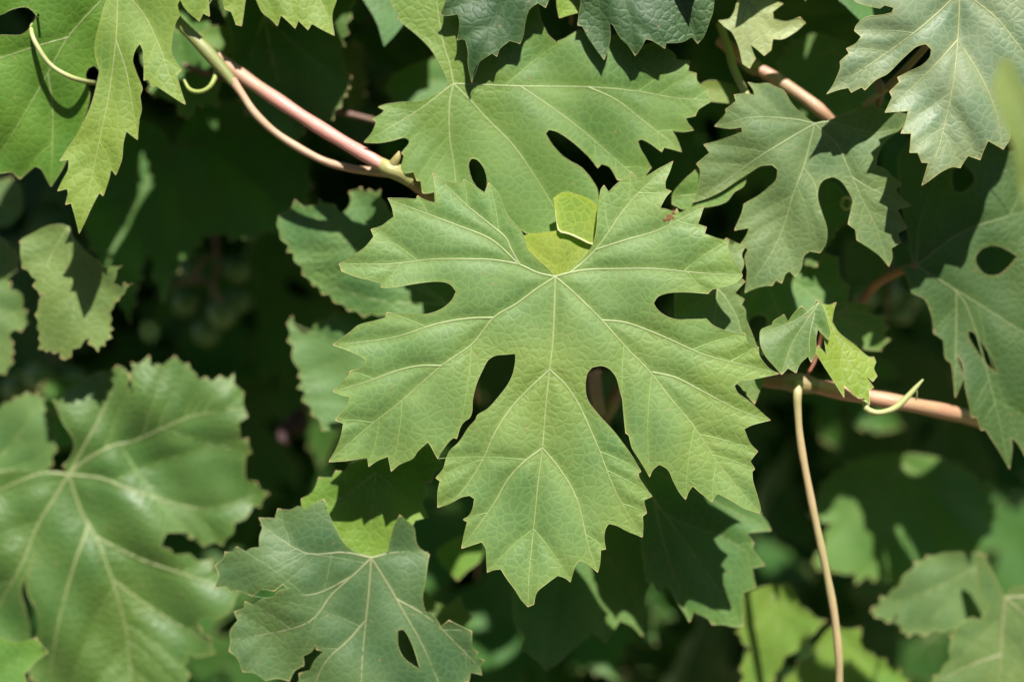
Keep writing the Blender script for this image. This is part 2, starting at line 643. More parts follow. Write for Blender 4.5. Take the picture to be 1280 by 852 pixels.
        # margin: the thickened rim with brown tooth tips
        if edge:
            V, F, A, o_ = [], [], [], 0
            for li, l in enumerate(loops):
                td = np.full(len(l), 99.0)
                if li == 0 and len(T):
                    td = np.min(np.linalg.norm(l[:, None, :] - T[None], axis=2), axis=1)
                tipw = np.exp(-(td / 3.2) ** 2)
                vdl = seg_dist(l, np.vstack(allA), np.vstack(allB)) if allA else np.full(len(l), 30.0)
                mdl = seg_dist(l, np.vstack([q[:-1] for q in mv]), np.vstack([q[1:] for q in mv])) if mv else vdl
                p3 = P3(l[:, 0], l[:, 1], depth + dz(l, vdl, mdl) * px)
                nz = 0.75 + 0.35 * np.sin(np.arange(len(l)) * 0.23 + seed[3]) + 0.2 * np.sin(np.arange(len(l)) * 0.61 + seed[4])
                tv, tf, _ = tube_data(p3, px * edge * (0.5 * nz + 0.75 * tipw), 5, True)
                V.append(tv); F.append(tf + o_); o_ += len(tv)
                A.append(np.repeat(np.clip(tipw * 0.6, 0, 1), 5))
            mesh_obj('margin', np.vstack(V), np.vstack(F), M_EDGE, root, edgecol, org, None, dict(tip=np.concatenate(A)))
    if pet:
        # petiole: from J backwards into the vine
        path = petiole
        if path is None:
            a = RNG.uniform(-1, 1)
            path = [(J[0], J[1] + 3, 3.5 * px), (J[0] + a, J[1] + 5, 18 * px), (J[0] + 10 * a, J[1] + 18, 70 * px), (J[0] + 30 * a, J[1] + 50, 140 * px)]
        path = spline(np.array(path, float) * [1, 1, 1000], 6) / [1, 1, 1000]
        p3 = P3(path[:, 0], path[:, 1], depth + path[:, 2])
        tv, tf, tuv = tube_data(p3, px * (pr or vr) * np.linspace(1.0, 1.3 if pr else 1.5, len(path)), 8)
        mesh_obj('petiole', tv, tf, M_PET, root, petcol, org, tuv)
    return root


def stem_path(pts, step=5):
    a = np.array(pts, float)
    q = spline(a * [1, 1, 1000, 1], step)
    return P3(q[:, 0], q[:, 1], q[:, 2] / 1000), q[:, 3] * K * q[:, 2] / 1000


def stem_part(name, pts, mat, parent, org, col, sides=14, rough=0.05):
    p, r = stem_path(pts)
    r = r * (1 + rough * np.sin(np.arange(len(r)) * 0.5 + RNG.uniform(0, 6)))
    v, f, uv = tube_data(p, r, sides)
    return mesh_obj(name, v, f, mat, parent, col, org, uv)


# ------------------------------------------------------------------ setting: soil, deep foliage of the vine
def ground():
    xs = np.r_[-400, -100, -25, np.linspace(-6, 6, 49), 25, 100, 400]
    ys = np.r_[-400, -100, -25, np.linspace(-4, 8, 49), 25, 100, 400]
    X, Y = np.meshgrid(xs, ys)
    Z = np.where((np.abs(X) < 6) & (np.abs(Y) < 8), 0.03 * np.sin(X * 5.1) * np.cos(Y * 4.3) + 0.02 * np.sin(X * 13 + Y * 9), 0)
    n, m = X.shape
    i, j = np.meshgrid(np.arange(n - 1), np.arange(m - 1), indexing='ij')
    f = np.stack([i * m + j, i * m + j + 1, (i + 1) * m + j + 1, (i + 1) * m + j], -1).reshape(-1, 4)
    o = mesh_obj('ground', np.stack([X, Y, Z], -1).reshape(-1, 3), f, soil_material())
    o['kind'] = 'structure'


ground()

# ------------------------------------------------------------------ the traced leaves
A_OUT = [(694,346),(684,335),(675,327),(666,318),(659,310),(657,300),(650,287),(635,270),(627,250),(620,237),(611,229),(606,241),(592,232),(580,225),(576,230),(560,227),(541,217),
 (544,237),(547,254),(535,251),(522,245),(520,249),(505,248),(485,248),(490,260),(492,271),(485,276),(477,282),(464,287),(467,296),(455,310),(437,321),(424,330),(427,339),(445,346),
 (462,350),(477,354),(476,359),(485,360),(505,357),(530,353),(550,352),(562,355),(570,364),(565,375),(552,386),(535,392),(507,392),(484,391),(482,397),(467,401),(448,406),(437,415),
 (416,431),(432,437),(450,445),(457,450),(452,459),(438,464),(437,468),(425,480),(416,489),(427,494),(437,496),(434,507),(419,525),(429,529),(426,545),(420,560),(411,577),(430,576),
 (450,573),(459,572),(461,583),(471,576),(485,570),(489,589),(500,580),(516,573),(522,564),(535,552),(540,560),(547,573),(552,564),(562,551),(567,547),(571,548),(575,535),(580,527),
 (587,522),(590,514),(591,500),(595,482),(602,465),(610,450),(620,444),(632,443),(644,442),(644,452),(641,467),(634,482),(622,497),(610,510),(597,518),(594,525),(585,535),(574,552),
 (562,563),(557,575),(554,585),(545,597),(550,601),(547,615),(547,634),(560,630),(577,621),(587,619),(593,623),(591,635),(586,644),(579,649),(584,652),(580,667),(577,685),(590,681),
 (602,677),(607,685),(608,700),(609,715),(617,712),(626,711),(635,725),(644,737),(652,750),(660,758),(667,755),(671,740),(682,730),(697,719),(706,722),(713,727),(716,717),(719,707),
 (724,700),(734,704),(747,715),(750,705),(751,687),(757,686),(755,670),(757,660),(761,654),(772,657),(785,664),(803,671),(804,657),(803,645),(808,641),(805,625),(815,620),(806,607),
 (799,597),(798,591),(801,589),(792,573),(780,555),(765,536),(747,517),(735,500),(732,485),(734,467),(740,459),(752,457),(762,461),(770,471),(774,485),(779,505),(781,525),(782,541),
 (786,544),(790,560),(797,571),(804,582),(812,596),(816,587),(824,580),(835,587),(842,602),(849,615),(857,624),(861,614),(866,607),(877,617),(890,627),(894,620),(898,617),(915,626),
 (930,635),(949,641),(951,635),(946,617),(941,600),(940,589),(943,586),(938,576),(947,564),(937,552),(930,536),(940,531),(963,525),(952,515),(935,500),(922,491),(918,482),(925,476),
 (942,474),(974,467),(961,460),(950,446),(948,434),(935,427),(931,417),(910,414),(892,407),(883,398),(860,399),(845,399),(832,395),(822,387),(817,379),(822,371),(832,367),(850,365),
 (872,366),(885,367),(890,362),(910,357),(922,352),(928,345),(926,339),(920,330),(915,320),(910,310),(910,301),(895,297),(881,292),(883,284),(872,280),(876,270),(880,258),(865,260),
 (849,266),(846,261),(843,265),(835,262),(825,260),(832,247),(839,239),(832,236),(832,227),(837,215),(841,202),(825,210),(810,219),(797,222),(789,215),(785,220),(772,229),(761,240),
 (755,232),(751,237),(747,262),(746,282),(742,303),(732,319),(715,335),(702,345)]
A_J = (694,346)
A_V = [[A_J,(693,380),(691,425),(687,462),(682,510),(678,560),(672,608),(669,640),(664,690),(661,722),(660,756)],
 [A_J,(668,363),(645,380),(617,397),(590,430),(552,457),(497,505),(462,532),(413,575)],
 [A_J,(672,341),(650,331),(625,326),(600,324),(542,324),(487,330),(426,330)],
 [(650,331),(640,314),(632,297),(612,280),(585,258),(560,234),(543,219)],
 [A_J,(713,362),(732,380),(752,400),(785,437),(810,462),(840,500),(865,530),(885,560),(907,592),(948,639)],
 [A_J,(712,341),(735,337),(777,336),(820,336),(872,341),(925,344)],
 [(712,341),(735,322),(754,300),(780,262),(808,232),(840,204)],
 [(745,312),(782,300),(820,289),(850,274),(878,260)],
 [(647,329),(615,300),(575,283),(530,266),(487,250)],
 [(687,462),(660,487),(637,512),(618,542),(603,575),(575,617),(549,632)],
 [(687,462),(706,480),(722,503),(735,530),(750,565),(770,615),(801,668)],
 [(678,560),(655,577),(634,600),(615,633),(579,682)],
 [(678,560),(695,580),(712,605),(724,633),(735,680),(746,712)],
 [(617,397),(585,398),(545,405),(490,422),(418,431)],
 [(552,457),(525,457),(497,463),(455,478),(418,489)],
 [(752,400),(785,404),(830,421),(880,443),(930,456),(972,467)],
 [(815,465),(845,472),(880,490),(925,513),(961,525)]]
leaf('large bright sunlit leaf with toothed lobes, facing forward in the very middle', A_J, A_OUT, A_V, 0.55, tilt=(0.0,-0.03), cup=4, col=(0.097,0.175,0.049), sp=4.2,
     wav=2.0, pil=2.6, vr=2.6, bend=((690,740,60,-10),(900,300,90,-6),(470,590,55,10)))
# folded bit in the notch of that leaf, backlight put into its yellow colour
FLAP_O = [(652,296),(662,292),(678,291),(697,288),(700,290),(720,300),(739,307),(734,320),(715,338),(697,348),(684,340),(668,322),(657,309)]
FLAP_U = [(697,289),(697,275),(694,262),(692,248),(700,242),(710,240),(725,244),(735,248),(745,255),(748,280),(745,303),(740,306),(720,300)]
leaf('small yellow translucent leaf fold with painted backlight in the notch of the big bright leaf', (697,346),
     [dict(o=FLAP_O, dz=0), dict(o=FLAP_U, dz=-3, label='upright glossy yellow fold with a pale crease')], [(0,[(697,346),(698,320),(697,292)]), (0,[(697,346),(715,322),(728,305)])],
     0.556, col=(0.235,0.315,0.055), sp=4, mat=M_YOUNG, wav=1.0, pil=1, vr=0.8, edgecol=(0.26,0.33,0.08), veincol=(0.17,0.22,0.03), edge=0.35, pet=False)

B_OUT = [(487,0),(492,10),(499,18),(497,23),(505,31),(522,45),(537,60),(547,75),(559,99),(560,106),(550,114),(527,126),(502,128),(480,131),(473,134),(480,138),(477,142),(466,149),(470,153),
 (465,165),(455,178),(472,179),(490,176),(505,172),(511,175),(511,181),(502,191),(505,195),(500,212),(507,217),(517,215),(521,226),(526,226),(528,241),(533,242),(543,240),(546,262),(575,300),
 (620,320),(650,322),(651,287),(660,292),(680,291),(697,290),(715,318),(745,300),(748,262),(747,238),(740,225),(727,210),(712,201),(702,194),(690,180),(682,167),(686,162),(697,165),(715,177),(735,195),(747,210),
 (752,205),(762,209),(772,225),(800,228),(814,210),(808,198),(800,185),(797,176),(802,174),(812,179),(827,190),(830,184),(852,190),(847,175),(841,164),(855,165),(867,163),(860,154),(857,148),(869,145),
 (873,137),(891,126),(884,120),(885,113),(872,102),(870,92),(860,89),(862,76),(846,75),(842,66),(820,52),(800,56),(775,44),(750,50),(724,37),(712,45),(695,53),(684,42),(674,15),(672,-20),(640,-50),(560,-60),(500,-40)]
leaf('bright flat leaf with a narrow hole, lying behind the top of the big central leaf', (567,105), [dict(o=B_OUT, h=[[(586,203),(590,198),(597,200),(605,210),(609,225),(608,235),(605,241),(597,235),(590,225),(586,212)]])],
     [[(567,105),(562,80),(553,50),(546,0),(545,-50)],[(567,105),(560,110),(520,140),(457,177)],[(567,105),(562,130),(562,170),(568,210),(572,260)],
      [(567,105),(590,128),(610,150),(640,180),(665,215),(690,255),(720,310)],[(567,105),(600,106),(650,108),(735,109),(795,114),(840,122),(888,126)],
      [(650,108),(690,135),(730,165),(770,200),(800,226)],[(735,109),(770,125),(800,148),(850,187)]],
     0.562, tilt=(0.02,-0.02), col=(0.075,0.148,0.026), sp=5.5, wav=3, pil=1.5, vr=2.0)

C_OUT = [(560,-30),(557,0),(553,13),(550,19),(560,20),(572,18),(574,25),(574,36),(571,51),(577,49),(582,51),(585,65),(585,82),(590,104),(592,90),(600,77),(615,67),(621,71),(625,61),(637,51),(650,55),(654,45),
 (657,27),(662,12),(672,4),(682,10),(686,0),(694,-22),(705,-30),(718,-22),(726,0),(724,15),(722,32),(728,33),(737,50),(755,75),(760,62),(763,45),(762,29),(766,31),(775,47),(785,57),(794,70),(801,61),(807,49),(815,51),(831,61),
 (833,54),(852,53),(865,46),(872,55),(880,45),(887,27),(892,10),(892,-20),(870,-80),(800,-130),(720,-150),(620,-120),(575,-70)]
leaf('dark blue-green puckered leaf hanging in at the top edge over the flat bright leaf', (712,-95), C_OUT, [[(712,-95),(670,-60),(635,0),(610,50),(590,102)],[(712,-95),(680,-50),(660,-5),(650,53)],
     [(712,-95),(735,-50),(748,0),(755,73)],[(712,-95),(755,-50),(780,0),(794,68)],[(712,-95),(790,-60),(840,-10),(872,53)]],
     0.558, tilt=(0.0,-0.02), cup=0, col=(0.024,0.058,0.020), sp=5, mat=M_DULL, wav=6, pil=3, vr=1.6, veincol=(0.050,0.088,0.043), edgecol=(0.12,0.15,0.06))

DR = [(222,-30),(225,0),(222,6),(225,20),(220,28),(216,45),(214,64),(217,72),(222,80),(227,88),(221,95),(226,112),(232,131),(220,124),(205,114),(195,107),(190,109),(185,99),(180,101),(180,87),(179,65),(175,55),(170,61),(166,75),
 (169,87),(175,102),(178,112),(175,120),(177,137),(174,150),(172,175),(165,170),(158,164),(154,180),(152,200),(145,219),(139,212),(136,225),(129,245),(124,241),(114,260),(105,280),(99,292),(96,280),(92,265),(89,254),(82,256),
 (85,242),(84,236),(72,239),(77,227),(85,212),(86,200),(75,201),(82,190),(95,170),(107,147),(117,122),(122,100),(124,88),(118,60),(130,10),(148,-26),(160,-60),(200,-120),(250,-150),(262,-90),(240,-50)]
DL = [(150,-28),(132,20),(123,60),(124,88),(118,82),(111,85),(107,93),(109,103),(112,120),(105,150),(92,180),(81,205),(75,216),(64,233),(59,225),(52,212),(44,208),(35,215),(25,224),(15,215),(0,217),(-30,226),(-60,120),(-60,48),(0,44),(25,44),(37,35),(46,22),(42,15),
 (32,9),(15,12),(0,19),(-60,30),(-50,-30),(-30,-90),(0,-150),(60,-170),(110,-200),(160,-190),(165,-90)]
leaf('big bright green leaf whose long lobe hangs down over its own darker half, upper corner', (148,-26), [dict(o=DR, dz=-6, tilt=(0.02,0.03)), dict(o=DL, dz=8, tilt=(0.12,0.24), col=(0.064,0.154,0.016), label='darker shaded half behind the tendril')],  # shade on the rear half is put into its darker colour
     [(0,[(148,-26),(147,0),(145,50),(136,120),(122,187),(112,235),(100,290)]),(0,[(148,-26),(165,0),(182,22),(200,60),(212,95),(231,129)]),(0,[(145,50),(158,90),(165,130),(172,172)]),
      (1,[(148,-26),(127,0),(85,47),(60,92),(35,135),(5,185),(-20,220)]),(1,[(60,92),(66,140),(64,230)]),(1,[(148,-26),(90,-25),(20,-20),(-50,-10)]),(1,[(85,47),(40,60),(-50,90)])],
     0.560, col=(0.107,0.180,0.028), sp=5, wav=3, pil=2.0, vr=1.9)

D2 = [(215,-30),(228,5),(235,15),(249,27),(254,17),(262,21),(261,0),(265,-12),(276,-8),(281,12),(289,15),(295,31),(302,33),(307,0),(310,-8),(318,-6),(327,15),(338,24),(347,33),(351,19),(360,27),(369,36),(373,26),(385,38),(390,30),(404,38),(418,45),(415,20),(421,0),(430,-30),(450,-80),(430,-140),(320,-150),(230,-120)]
leaf('yellow-green leaf with three ragged lobes dipping in from the top edge', (330,-90), D2, [[(330,-90),(290,-40),(249,25)],[(330,-90),(312,-30),(299,31)],[(330,-90),(355,-30),(369,34)],[(330,-90),(385,-30),(417,43)]],
     0.560, tilt=(0,0.0), col=(0.107,0.180,0.025), sp=5, wav=3, vr=1.7)

E_OUT = [(1060,-25),(1067,0),(1072,4),(1086,8),(1100,11),(1106,7),(1117,10),(1115,16),(1102,19),(1082,22),(1070,32),(1068,39),(1076,46),(1070,54),(1058,61),(1061,67),(1050,77),(1050,86),(1042,105),(1033,118),(1047,113),(1060,110),(1064,116),(1077,109),(1081,113),(1095,100),(1110,92),
 (1130,72),(1145,59),(1157,55),(1164,62),(1162,72),(1152,82),(1135,90),(1122,97),(1124,103),(1112,115),(1115,122),(1106,141),(1120,140),(1135,139),(1132,152),(1126,167),(1139,167),(1137,191),(1147,191),(1152,203),(1160,204),(1157,215),(1152,232),(1160,227),(1175,216),(1190,209),(1200,210),
 (1210,195),(1225,200),(1229,190),(1235,176),(1254,187),(1262,175),(1268,150),(1282,118),(1290,90),(1310,60),(1325,0),(1310,-70),(1240,-90),(1200,-40),(1160,-80),(1090,-70)]
leaf('pale sheeny leaf with a deep narrow slit, filling the upper right corner', (1199,-14), E_OUT, [[(1199,-14),(1199,0),(1197,50),(1192,100),(1182,150),(1170,195),(1153,230)],[(1199,-14),(1187,2),(1160,27),(1135,47),(1100,72),(1035,116)],
     [(1199,-14),(1217,0),(1247,25),(1275,60),(1320,120)],[(1199,-14),(1150,-25),(1070,-15)],[(1197,50),(1175,75),(1145,105),(1108,139)],[(1203,60),(1225,95),(1245,140),(1253,185)]],
     0.549, tilt=(0.02,-0.04), cup=5, col=(0.129,0.186,0.104), sp=5, mat=M_GLOSS, wav=4, pil=3, vr=2.1, bend=((1150,200,50,-14),), edgecol=(0.24,0.25,0.10), veincol=(0.21,0.235,0.105),
     pr=4, petiole=[(1199,-14,0.0005),(1193,10,0.006),(1160,55,0.017),(1130,88,0.019),(1104,114,0.02),(1085,128,0.026)], petcol=(0.17,0.09,0.045))

F_OUT = [(1017,153),(1002,142),(990,130),(980,114),(970,109),(960,104),(947,105),(935,103),(942,114),(943,119),(932,117),(918,119),(920,127),(907,137),(907,142),(893,158),(912,161),(927,159),(928,165),(910,172),(880,181),(887,191),(871,205),(875,213),(873,232),(866,253),(880,249),(890,245),
 (900,240),(920,227),(937,216),(950,208),(965,206),(972,212),(970,225),(960,235),(947,245),(930,255),(927,267),(918,288),(936,285),(934,292),(926,305),(935,312),(931,322),(934,340),(931,366),(945,360),(958,357),(965,357),(970,350),(977,354),(982,342),(987,339),(994,346),(1002,335),(1005,320),(1012,314),(1025,316),
 (1032,305),(1034,287),(1029,270),(1022,247),(1024,232),(1031,224),(1042,221),(1052,227),(1062,242),(1066,252),(1064,265),(1060,280),(1069,287),(1071,300),(1085,309),(1100,320),(1111,333),(1115,322),(1114,310),(1126,303),(1122,292),(1133,285),(1127,272),(1121,262),(1138,257),(1127,247),
 (1120,237),(1126,230),(1115,220),(1107,212),(1095,207),(1097,195),(1100,187),(1107,177),(1127,160),(1138,145),(1120,140),(1105,136),(1080,134),(1065,139),(1049,145),(1035,151),(1024,153)]
leaf('grey-green leaf with two rounded gaps, half crossed by the shadow of the corner leaf', (1018,155), F_OUT, [[(1018,155),(1012,180),(1004,210),(990,247),(982,275),(965,315),(934,362)],[(1018,155),(1032,168),(1047,182),(1065,222),(1078,250),(1095,285),(1110,330)],
     [(1018,155),(980,177),(940,202),(902,230),(868,251)],[(1018,155),(990,149),(940,147),(896,157)],[(1018,155),(1040,153),(1090,166),(1125,160)],[(1065,222),(1090,237),(1136,257)],[(1004,210),(1018,230),(1024,260)]],
     0.563, tilt=(0.03,0.02), cup=4, col=(0.078,0.134,0.048), sp=4.6, wav=4, pil=1.8, vr=1.8, bend=((880,240,40,10),(1100,300,60,-6)), veincol=(0.161,0.204,0.094))

G_OUT = [(1145,333),(1136,331),(1126,334),(1130,340),(1134,350),(1140,366),(1147,369),(1157,375),(1164,392),(1166,402),(1167,416),(1179,425),(1182,448),(1189,454),(1192,475),(1194,497),(1201,482),(1204,470),(1199,455),(1195,441),(1203,455),(1206,480),(1210,500),(1214,521),(1221,521),(1226,537),(1232,537),(1245,557),(1262,586),
 (1265,565),(1264,547),(1271,552),(1283,572),(1330,560),(1350,420),(1350,220),(1320,180),(1260,190),(1200,150),(1150,165),(1124,195),(1124,225),(1129,265),(1134,290),(1140,322)]
leaf('large dark green leaf with slits, striped by shadow, reaching in beyond the right edge', (1145,332), [dict(o=G_OUT, h=[[(1189,225),(1192,212),(1202,205),(1214,214),(1218,226),(1205,240),(1193,240)],
     [(1219,325),(1227,311),(1247,307),(1272,320),(1260,335),(1247,344),(1230,342)],[(1210,413),(1217,415),(1230,432),(1240,447),(1247,467),(1237,460),(1222,440),(1211,422)]])],
     [[(1145,332),(1149,280),(1167,227),(1190,165)],[(1145,332),(1200,292),(1255,272),(1340,250)],[(1145,332),(1195,365),(1215,400),(1235,470),(1250,530),(1261,583)],[(1145,332),(1215,375),(1290,420),(1345,430)],[(1195,365),(1195,410),(1194,494)]],
     0.579, tilt=(0.02,-0.03), cup=4, col=(0.045,0.096,0.026), sp=5.5, mat=M_THIN, wav=4, pil=1.8, vr=1.9, edgecol=(0.22,0.20,0.09), veincol=(0.124,0.163,0.065),
     pr=4.8, petiole=[(1145,332,0.0005),(1125,339,0.003),(1100,352,0.007),(1085,367,0.012),(1074,386,0.018)], petcol=(0.24,0.11,0.045))

K_OUT = [(845,352),(870,330),(890,310),(908,298),(920,303),(932,308),(927,318),(930,330),(924,345),(931,352),(919,366),(930,374),(927,381),(932,387),(933,400),(945,430),(955,470),(949,490),(943,505),(932,492),(922,480),(880,470),(850,420),(843,390)]
leaf('pale small leaf peeping out behind the right lobes of the big central leaf', (897,361), K_OUT, [[(897,361),(893,400),(885,440),(880,465)],[(897,361),(912,380),(925,410),(943,500)],[(897,361),(872,378),(846,392)],[(897,361),(910,335),(918,305)]],
     0.563, col=(0.087,0.149,0.049), sp=5, wav=3, vr=1.5)

J1 = [(925,366),(940,350),(965,335),(990,325),(1003,338),(1010,318),(1020,312),(1048,322),(1050,345),(1062,358),(1058,385),(1040,395),(1020,410),(975,432),(948,445),(934,430),(928,400)]
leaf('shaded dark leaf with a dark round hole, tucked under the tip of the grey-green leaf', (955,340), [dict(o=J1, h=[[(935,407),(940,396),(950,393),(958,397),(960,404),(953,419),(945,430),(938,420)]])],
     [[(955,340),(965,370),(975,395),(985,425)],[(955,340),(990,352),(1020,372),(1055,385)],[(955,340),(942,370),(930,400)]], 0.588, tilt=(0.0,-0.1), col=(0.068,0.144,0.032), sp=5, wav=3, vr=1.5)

J2 = [(950,416),(953,411),(965,406),(967,401),(980,393),(985,402),(992,392),(997,386),(1002,383),(1012,392),(1016,384),(1020,375),(1030,385),(1034,400),(1038,415),(1036,425),(1028,418),(1022,411),(1020,425),(1020,440),(1014,453),(1010,445),(1000,455),(995,466),(985,460),(977,468),(970,460),(957,445),(951,432)]
J3 = [(1020,375),(1028,379),(1036,381),(1045,378),(1042,390),(1040,402),(1050,417),(1067,430),(1085,445),(1092,446),(1095,452),(1092,460),(1096,470),(1091,477),(1082,469),(1092,484),(1086,488),(1087,506),(1080,497),(1073,498),(1055,481),(1055,497),(1045,481),(1032,461),(1019,440),(1023,432),(1033,443),(1030,425),(1026,412),(1030,396)]
leaf('small crinkled leaf folded in two above the node of the right-hand cane', (1024,378), [dict(o=J2, tilt=(-0.10,-0.20), col=(0.090,0.166,0.043)), dict(o=J3, dz=3, tilt=(0.10,-0.15), col=(0.152,0.253,0.038), label='yellow translucent half')],
     [(0,[(1024,378),(1005,405),(990,430),(977,466)]),(0,[(1024,378),(995,400),(955,415)]),(0,[(1018,392),(1012,420),(1012,450)]),(1,[(1028,380),(1045,420),(1065,460),(1086,503)]),(1,[(1045,420),(1070,440),(1094,450)])],
     0.558, sp=3.6, mat=M_YOUNG, wav=3, vr=1.1, pil=2.4, petiole=[(1024,378,0.002),(1028,405,0.02),(1020,447,0.022),(1008,470,0.018)], petcol=(0.20,0.07,0.04))
J4 = [(1043,380),(1065,378),(1090,380),(1086,390),(1094,396),(1109,394),(1103,404),(1111,408),(1105,419),(1113,424),(1100,436),(1103,438),(1085,437),(1067,431),(1048,418),(1036,400)]
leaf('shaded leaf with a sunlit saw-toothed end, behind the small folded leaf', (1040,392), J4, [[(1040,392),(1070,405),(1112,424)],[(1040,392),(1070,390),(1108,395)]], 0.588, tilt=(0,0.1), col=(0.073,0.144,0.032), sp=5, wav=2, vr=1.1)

H_OUT = [(925,-10),(918,14),(912,24),(898,26),(906,34),(915,41),(923,58),(928,80),(937,86),(944,74),(938,56),(945,61),(955,70),(964,63),(966,49),(979,49),(996,39),(1007,29),(1000,22),(983,27),(967,24),(966,15),(979,5),(966,0),(958,-20),(940,-30)]
leaf('pale cream young leaf with rounded fingers, near the top beside the dark leaf', (936,2), H_OUT, [[(936,2),(945,30),(957,68)],[(936,2),(928,30),(935,84)],[(936,2),(965,38),(1005,29)],[(936,2),(915,22),(899,27)]], 0.563, tilt=(0.05,-0.10), col=(0.220,0.300,0.150), sp=3.6, mat=M_YOUNG, wav=4, vr=1.3)
I_OUT = [(950,-30),(975,-10),(1000,-15),(1067,-8),(1100,10),(1110,20),(1085,30),(1070,55),(1050,75),(1042,66),(1030,78),(1010,86),(986,98),(989,88),(976,86),(983,75),(965,70),(950,40)]
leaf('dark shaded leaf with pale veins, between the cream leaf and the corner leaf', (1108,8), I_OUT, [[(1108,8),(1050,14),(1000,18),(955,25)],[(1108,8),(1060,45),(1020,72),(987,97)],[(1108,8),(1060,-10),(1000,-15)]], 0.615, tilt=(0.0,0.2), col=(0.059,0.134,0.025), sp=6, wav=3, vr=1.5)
NB = [(1246,88),(1248,76),(1258,72),(1268,80),(1274,98),(1282,112),(1300,118),(1330,110),(1380,150),(1390,260),(1350,330),(1300,300),(1284,262),(1272,228),(1268,190),(1256,160),(1248,140),(1241,112)]
leaf('very blurred out-of-focus leaf lobe close to the lens at the right edge', (1340,220), NB, [[(1340,220),(1290,160),(1255,90)],[(1340,220),(1300,240),(1275,225)]], 0.47, tilt=(0,0.1), col=(0.105,0.166,0.050), sp=8, wav=2, vr=1.6)

M_OUT = [(790,572),(830,560),(900,575),(940,620),(953,645),(959,652),(964,663),(950,664),(934,666),(942,678),(940,684),(943,690),(956,706),(940,710),(945,733),(930,740),(928,755),(929,782),(916,783),(905,780),(890,780),(885,773),(867,764),(862,777),(855,765),(846,752),(840,738),(832,731),(822,741),(814,728),(807,726),(804,692),(795,640)]
leaf('leaf in deep shadow with sunlit teeth, below the right lobe of the big central leaf', (790,574), M_OUT, [[(790,574),(817,622),(855,675),(885,717),(928,780)],[(790,574),(830,640),(905,672),(955,705)],[(817,622),(830,680),(861,775)],[(790,574),(880,620),(963,662)]],
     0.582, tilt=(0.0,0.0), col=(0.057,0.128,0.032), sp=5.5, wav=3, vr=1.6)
N_OUT = [(640,690),(690,655),(760,648),(785,664),(802,690),(812,726),(806,750),(803,795),(790,782),(775,775),(757,803),(750,796),(740,790),(722,806),(713,812),(706,822),(682,838),(675,828),(668,822),(650,809),(655,795),(642,775)]
leaf('dark shaded leaf hanging right below the tip of the big central leaf', (705,655), N_OUT, [[(705,655),(700,700),(690,760),(682,836)],[(705,655),(740,700),(757,800)],[(705,655),(770,710),(803,792)],[(705,655),(670,700),(648,770)]],
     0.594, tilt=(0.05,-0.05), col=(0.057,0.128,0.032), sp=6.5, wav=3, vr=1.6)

O_OUT = [(86,592),(78,582),(90,570),(94,552),(87,540),(77,525),(72,512),(66,499),(76,502),(85,485),(100,480),(115,468),(135,464),(157,459),(159,477),(163,492),(172,490),(160,472),(170,455),(185,450),(190,457),(206,454),(226,448),(233,456),(245,462),(242,472),(275,475),(291,471),(297,485),(305,500),(307,515),(298,534),
 (300,548),(313,554),(310,568),(302,585),(310,600),(336,614),(330,625),(306,640),(293,657),(283,678),(259,678),(235,666),(218,663),(203,671),(203,683),(218,691),(238,695),(259,702),(269,715),(302,743),(289,756),(286,770),(262,772),(245,770),(250,785),(267,808),(260,820),(236,817),(231,828),(236,852),(220,885),(170,930),
 (110,910),(60,870),(25,830),(-30,810),(-80,740),(-80,650),(-40,600),(0,590),(50,588)]
leaf('large blurred leaf with a pale sheen and thick veins, in the lower left corner', (86,593), [dict(o=O_OUT, h=[[(43,694),(38,706),(31,724),(26,738),(31,759),(37,782),(38,803),(45,795),(49,778),(45,760),(36,745),(33,728)]], crease=((120,575,320,535,-0.0),))],
     [[(86,593),(102,639),(120,671),(140,724),(155,774),(160,805),(170,925)],[(86,593),(70,620),(48,655),(20,720),(-30,800)],[(86,593),(125,597),(160,610),(220,630),(270,635),(334,614)],[(86,593),(107,575),(140,557),(170,550),(240,520),(305,510)],[(86,593),(50,592),(0,612),(-60,640)],
      [(86,593),(115,540),(155,462)],[(112,655),(95,700),(75,770),(60,860)],[(120,671),(180,700),(240,720),(300,742)],[(140,724),(190,760),(265,806)]],
     0.601, tilt=(0.0,0.02), cup=6, col=(0.051,0.110,0.025), sp=7, mat=M_SHEEN, ser=5, wav=7, pil=3, vr=3.6, bend=((200,505,70,-22),(210,575,60,14),(60,690,60,-10)), veincol=(0.158,0.190,0.080))
P_OUT = [(464,697),(457,695),(435,684),(420,661),(410,640),(405,623),(389,632),(372,636),(357,634),(344,645),(321,652),(333,669),(320,684),(305,688),(287,689),(274,699),(271,716),(273,732),(290,738),(310,741),(330,737),(345,732),(362,731),(345,742),(325,751),(305,756),(297,769),(292,785),(286,802),(295,824),(307,839),(330,846),(352,850),
 (362,849),(375,831),(387,811),(400,805),(402,816),(392,829),(372,850),(380,900),(440,965),(530,945),(560,880),(585,845),(603,835),(597,820),(590,804),(577,780),(556,776),(551,781),(532,763),(528,746),(532,729),(533,712),(537,690),(525,688),(519,674),(520,662),(512,653),(498,642),(490,664),(484,690),(474,696)]
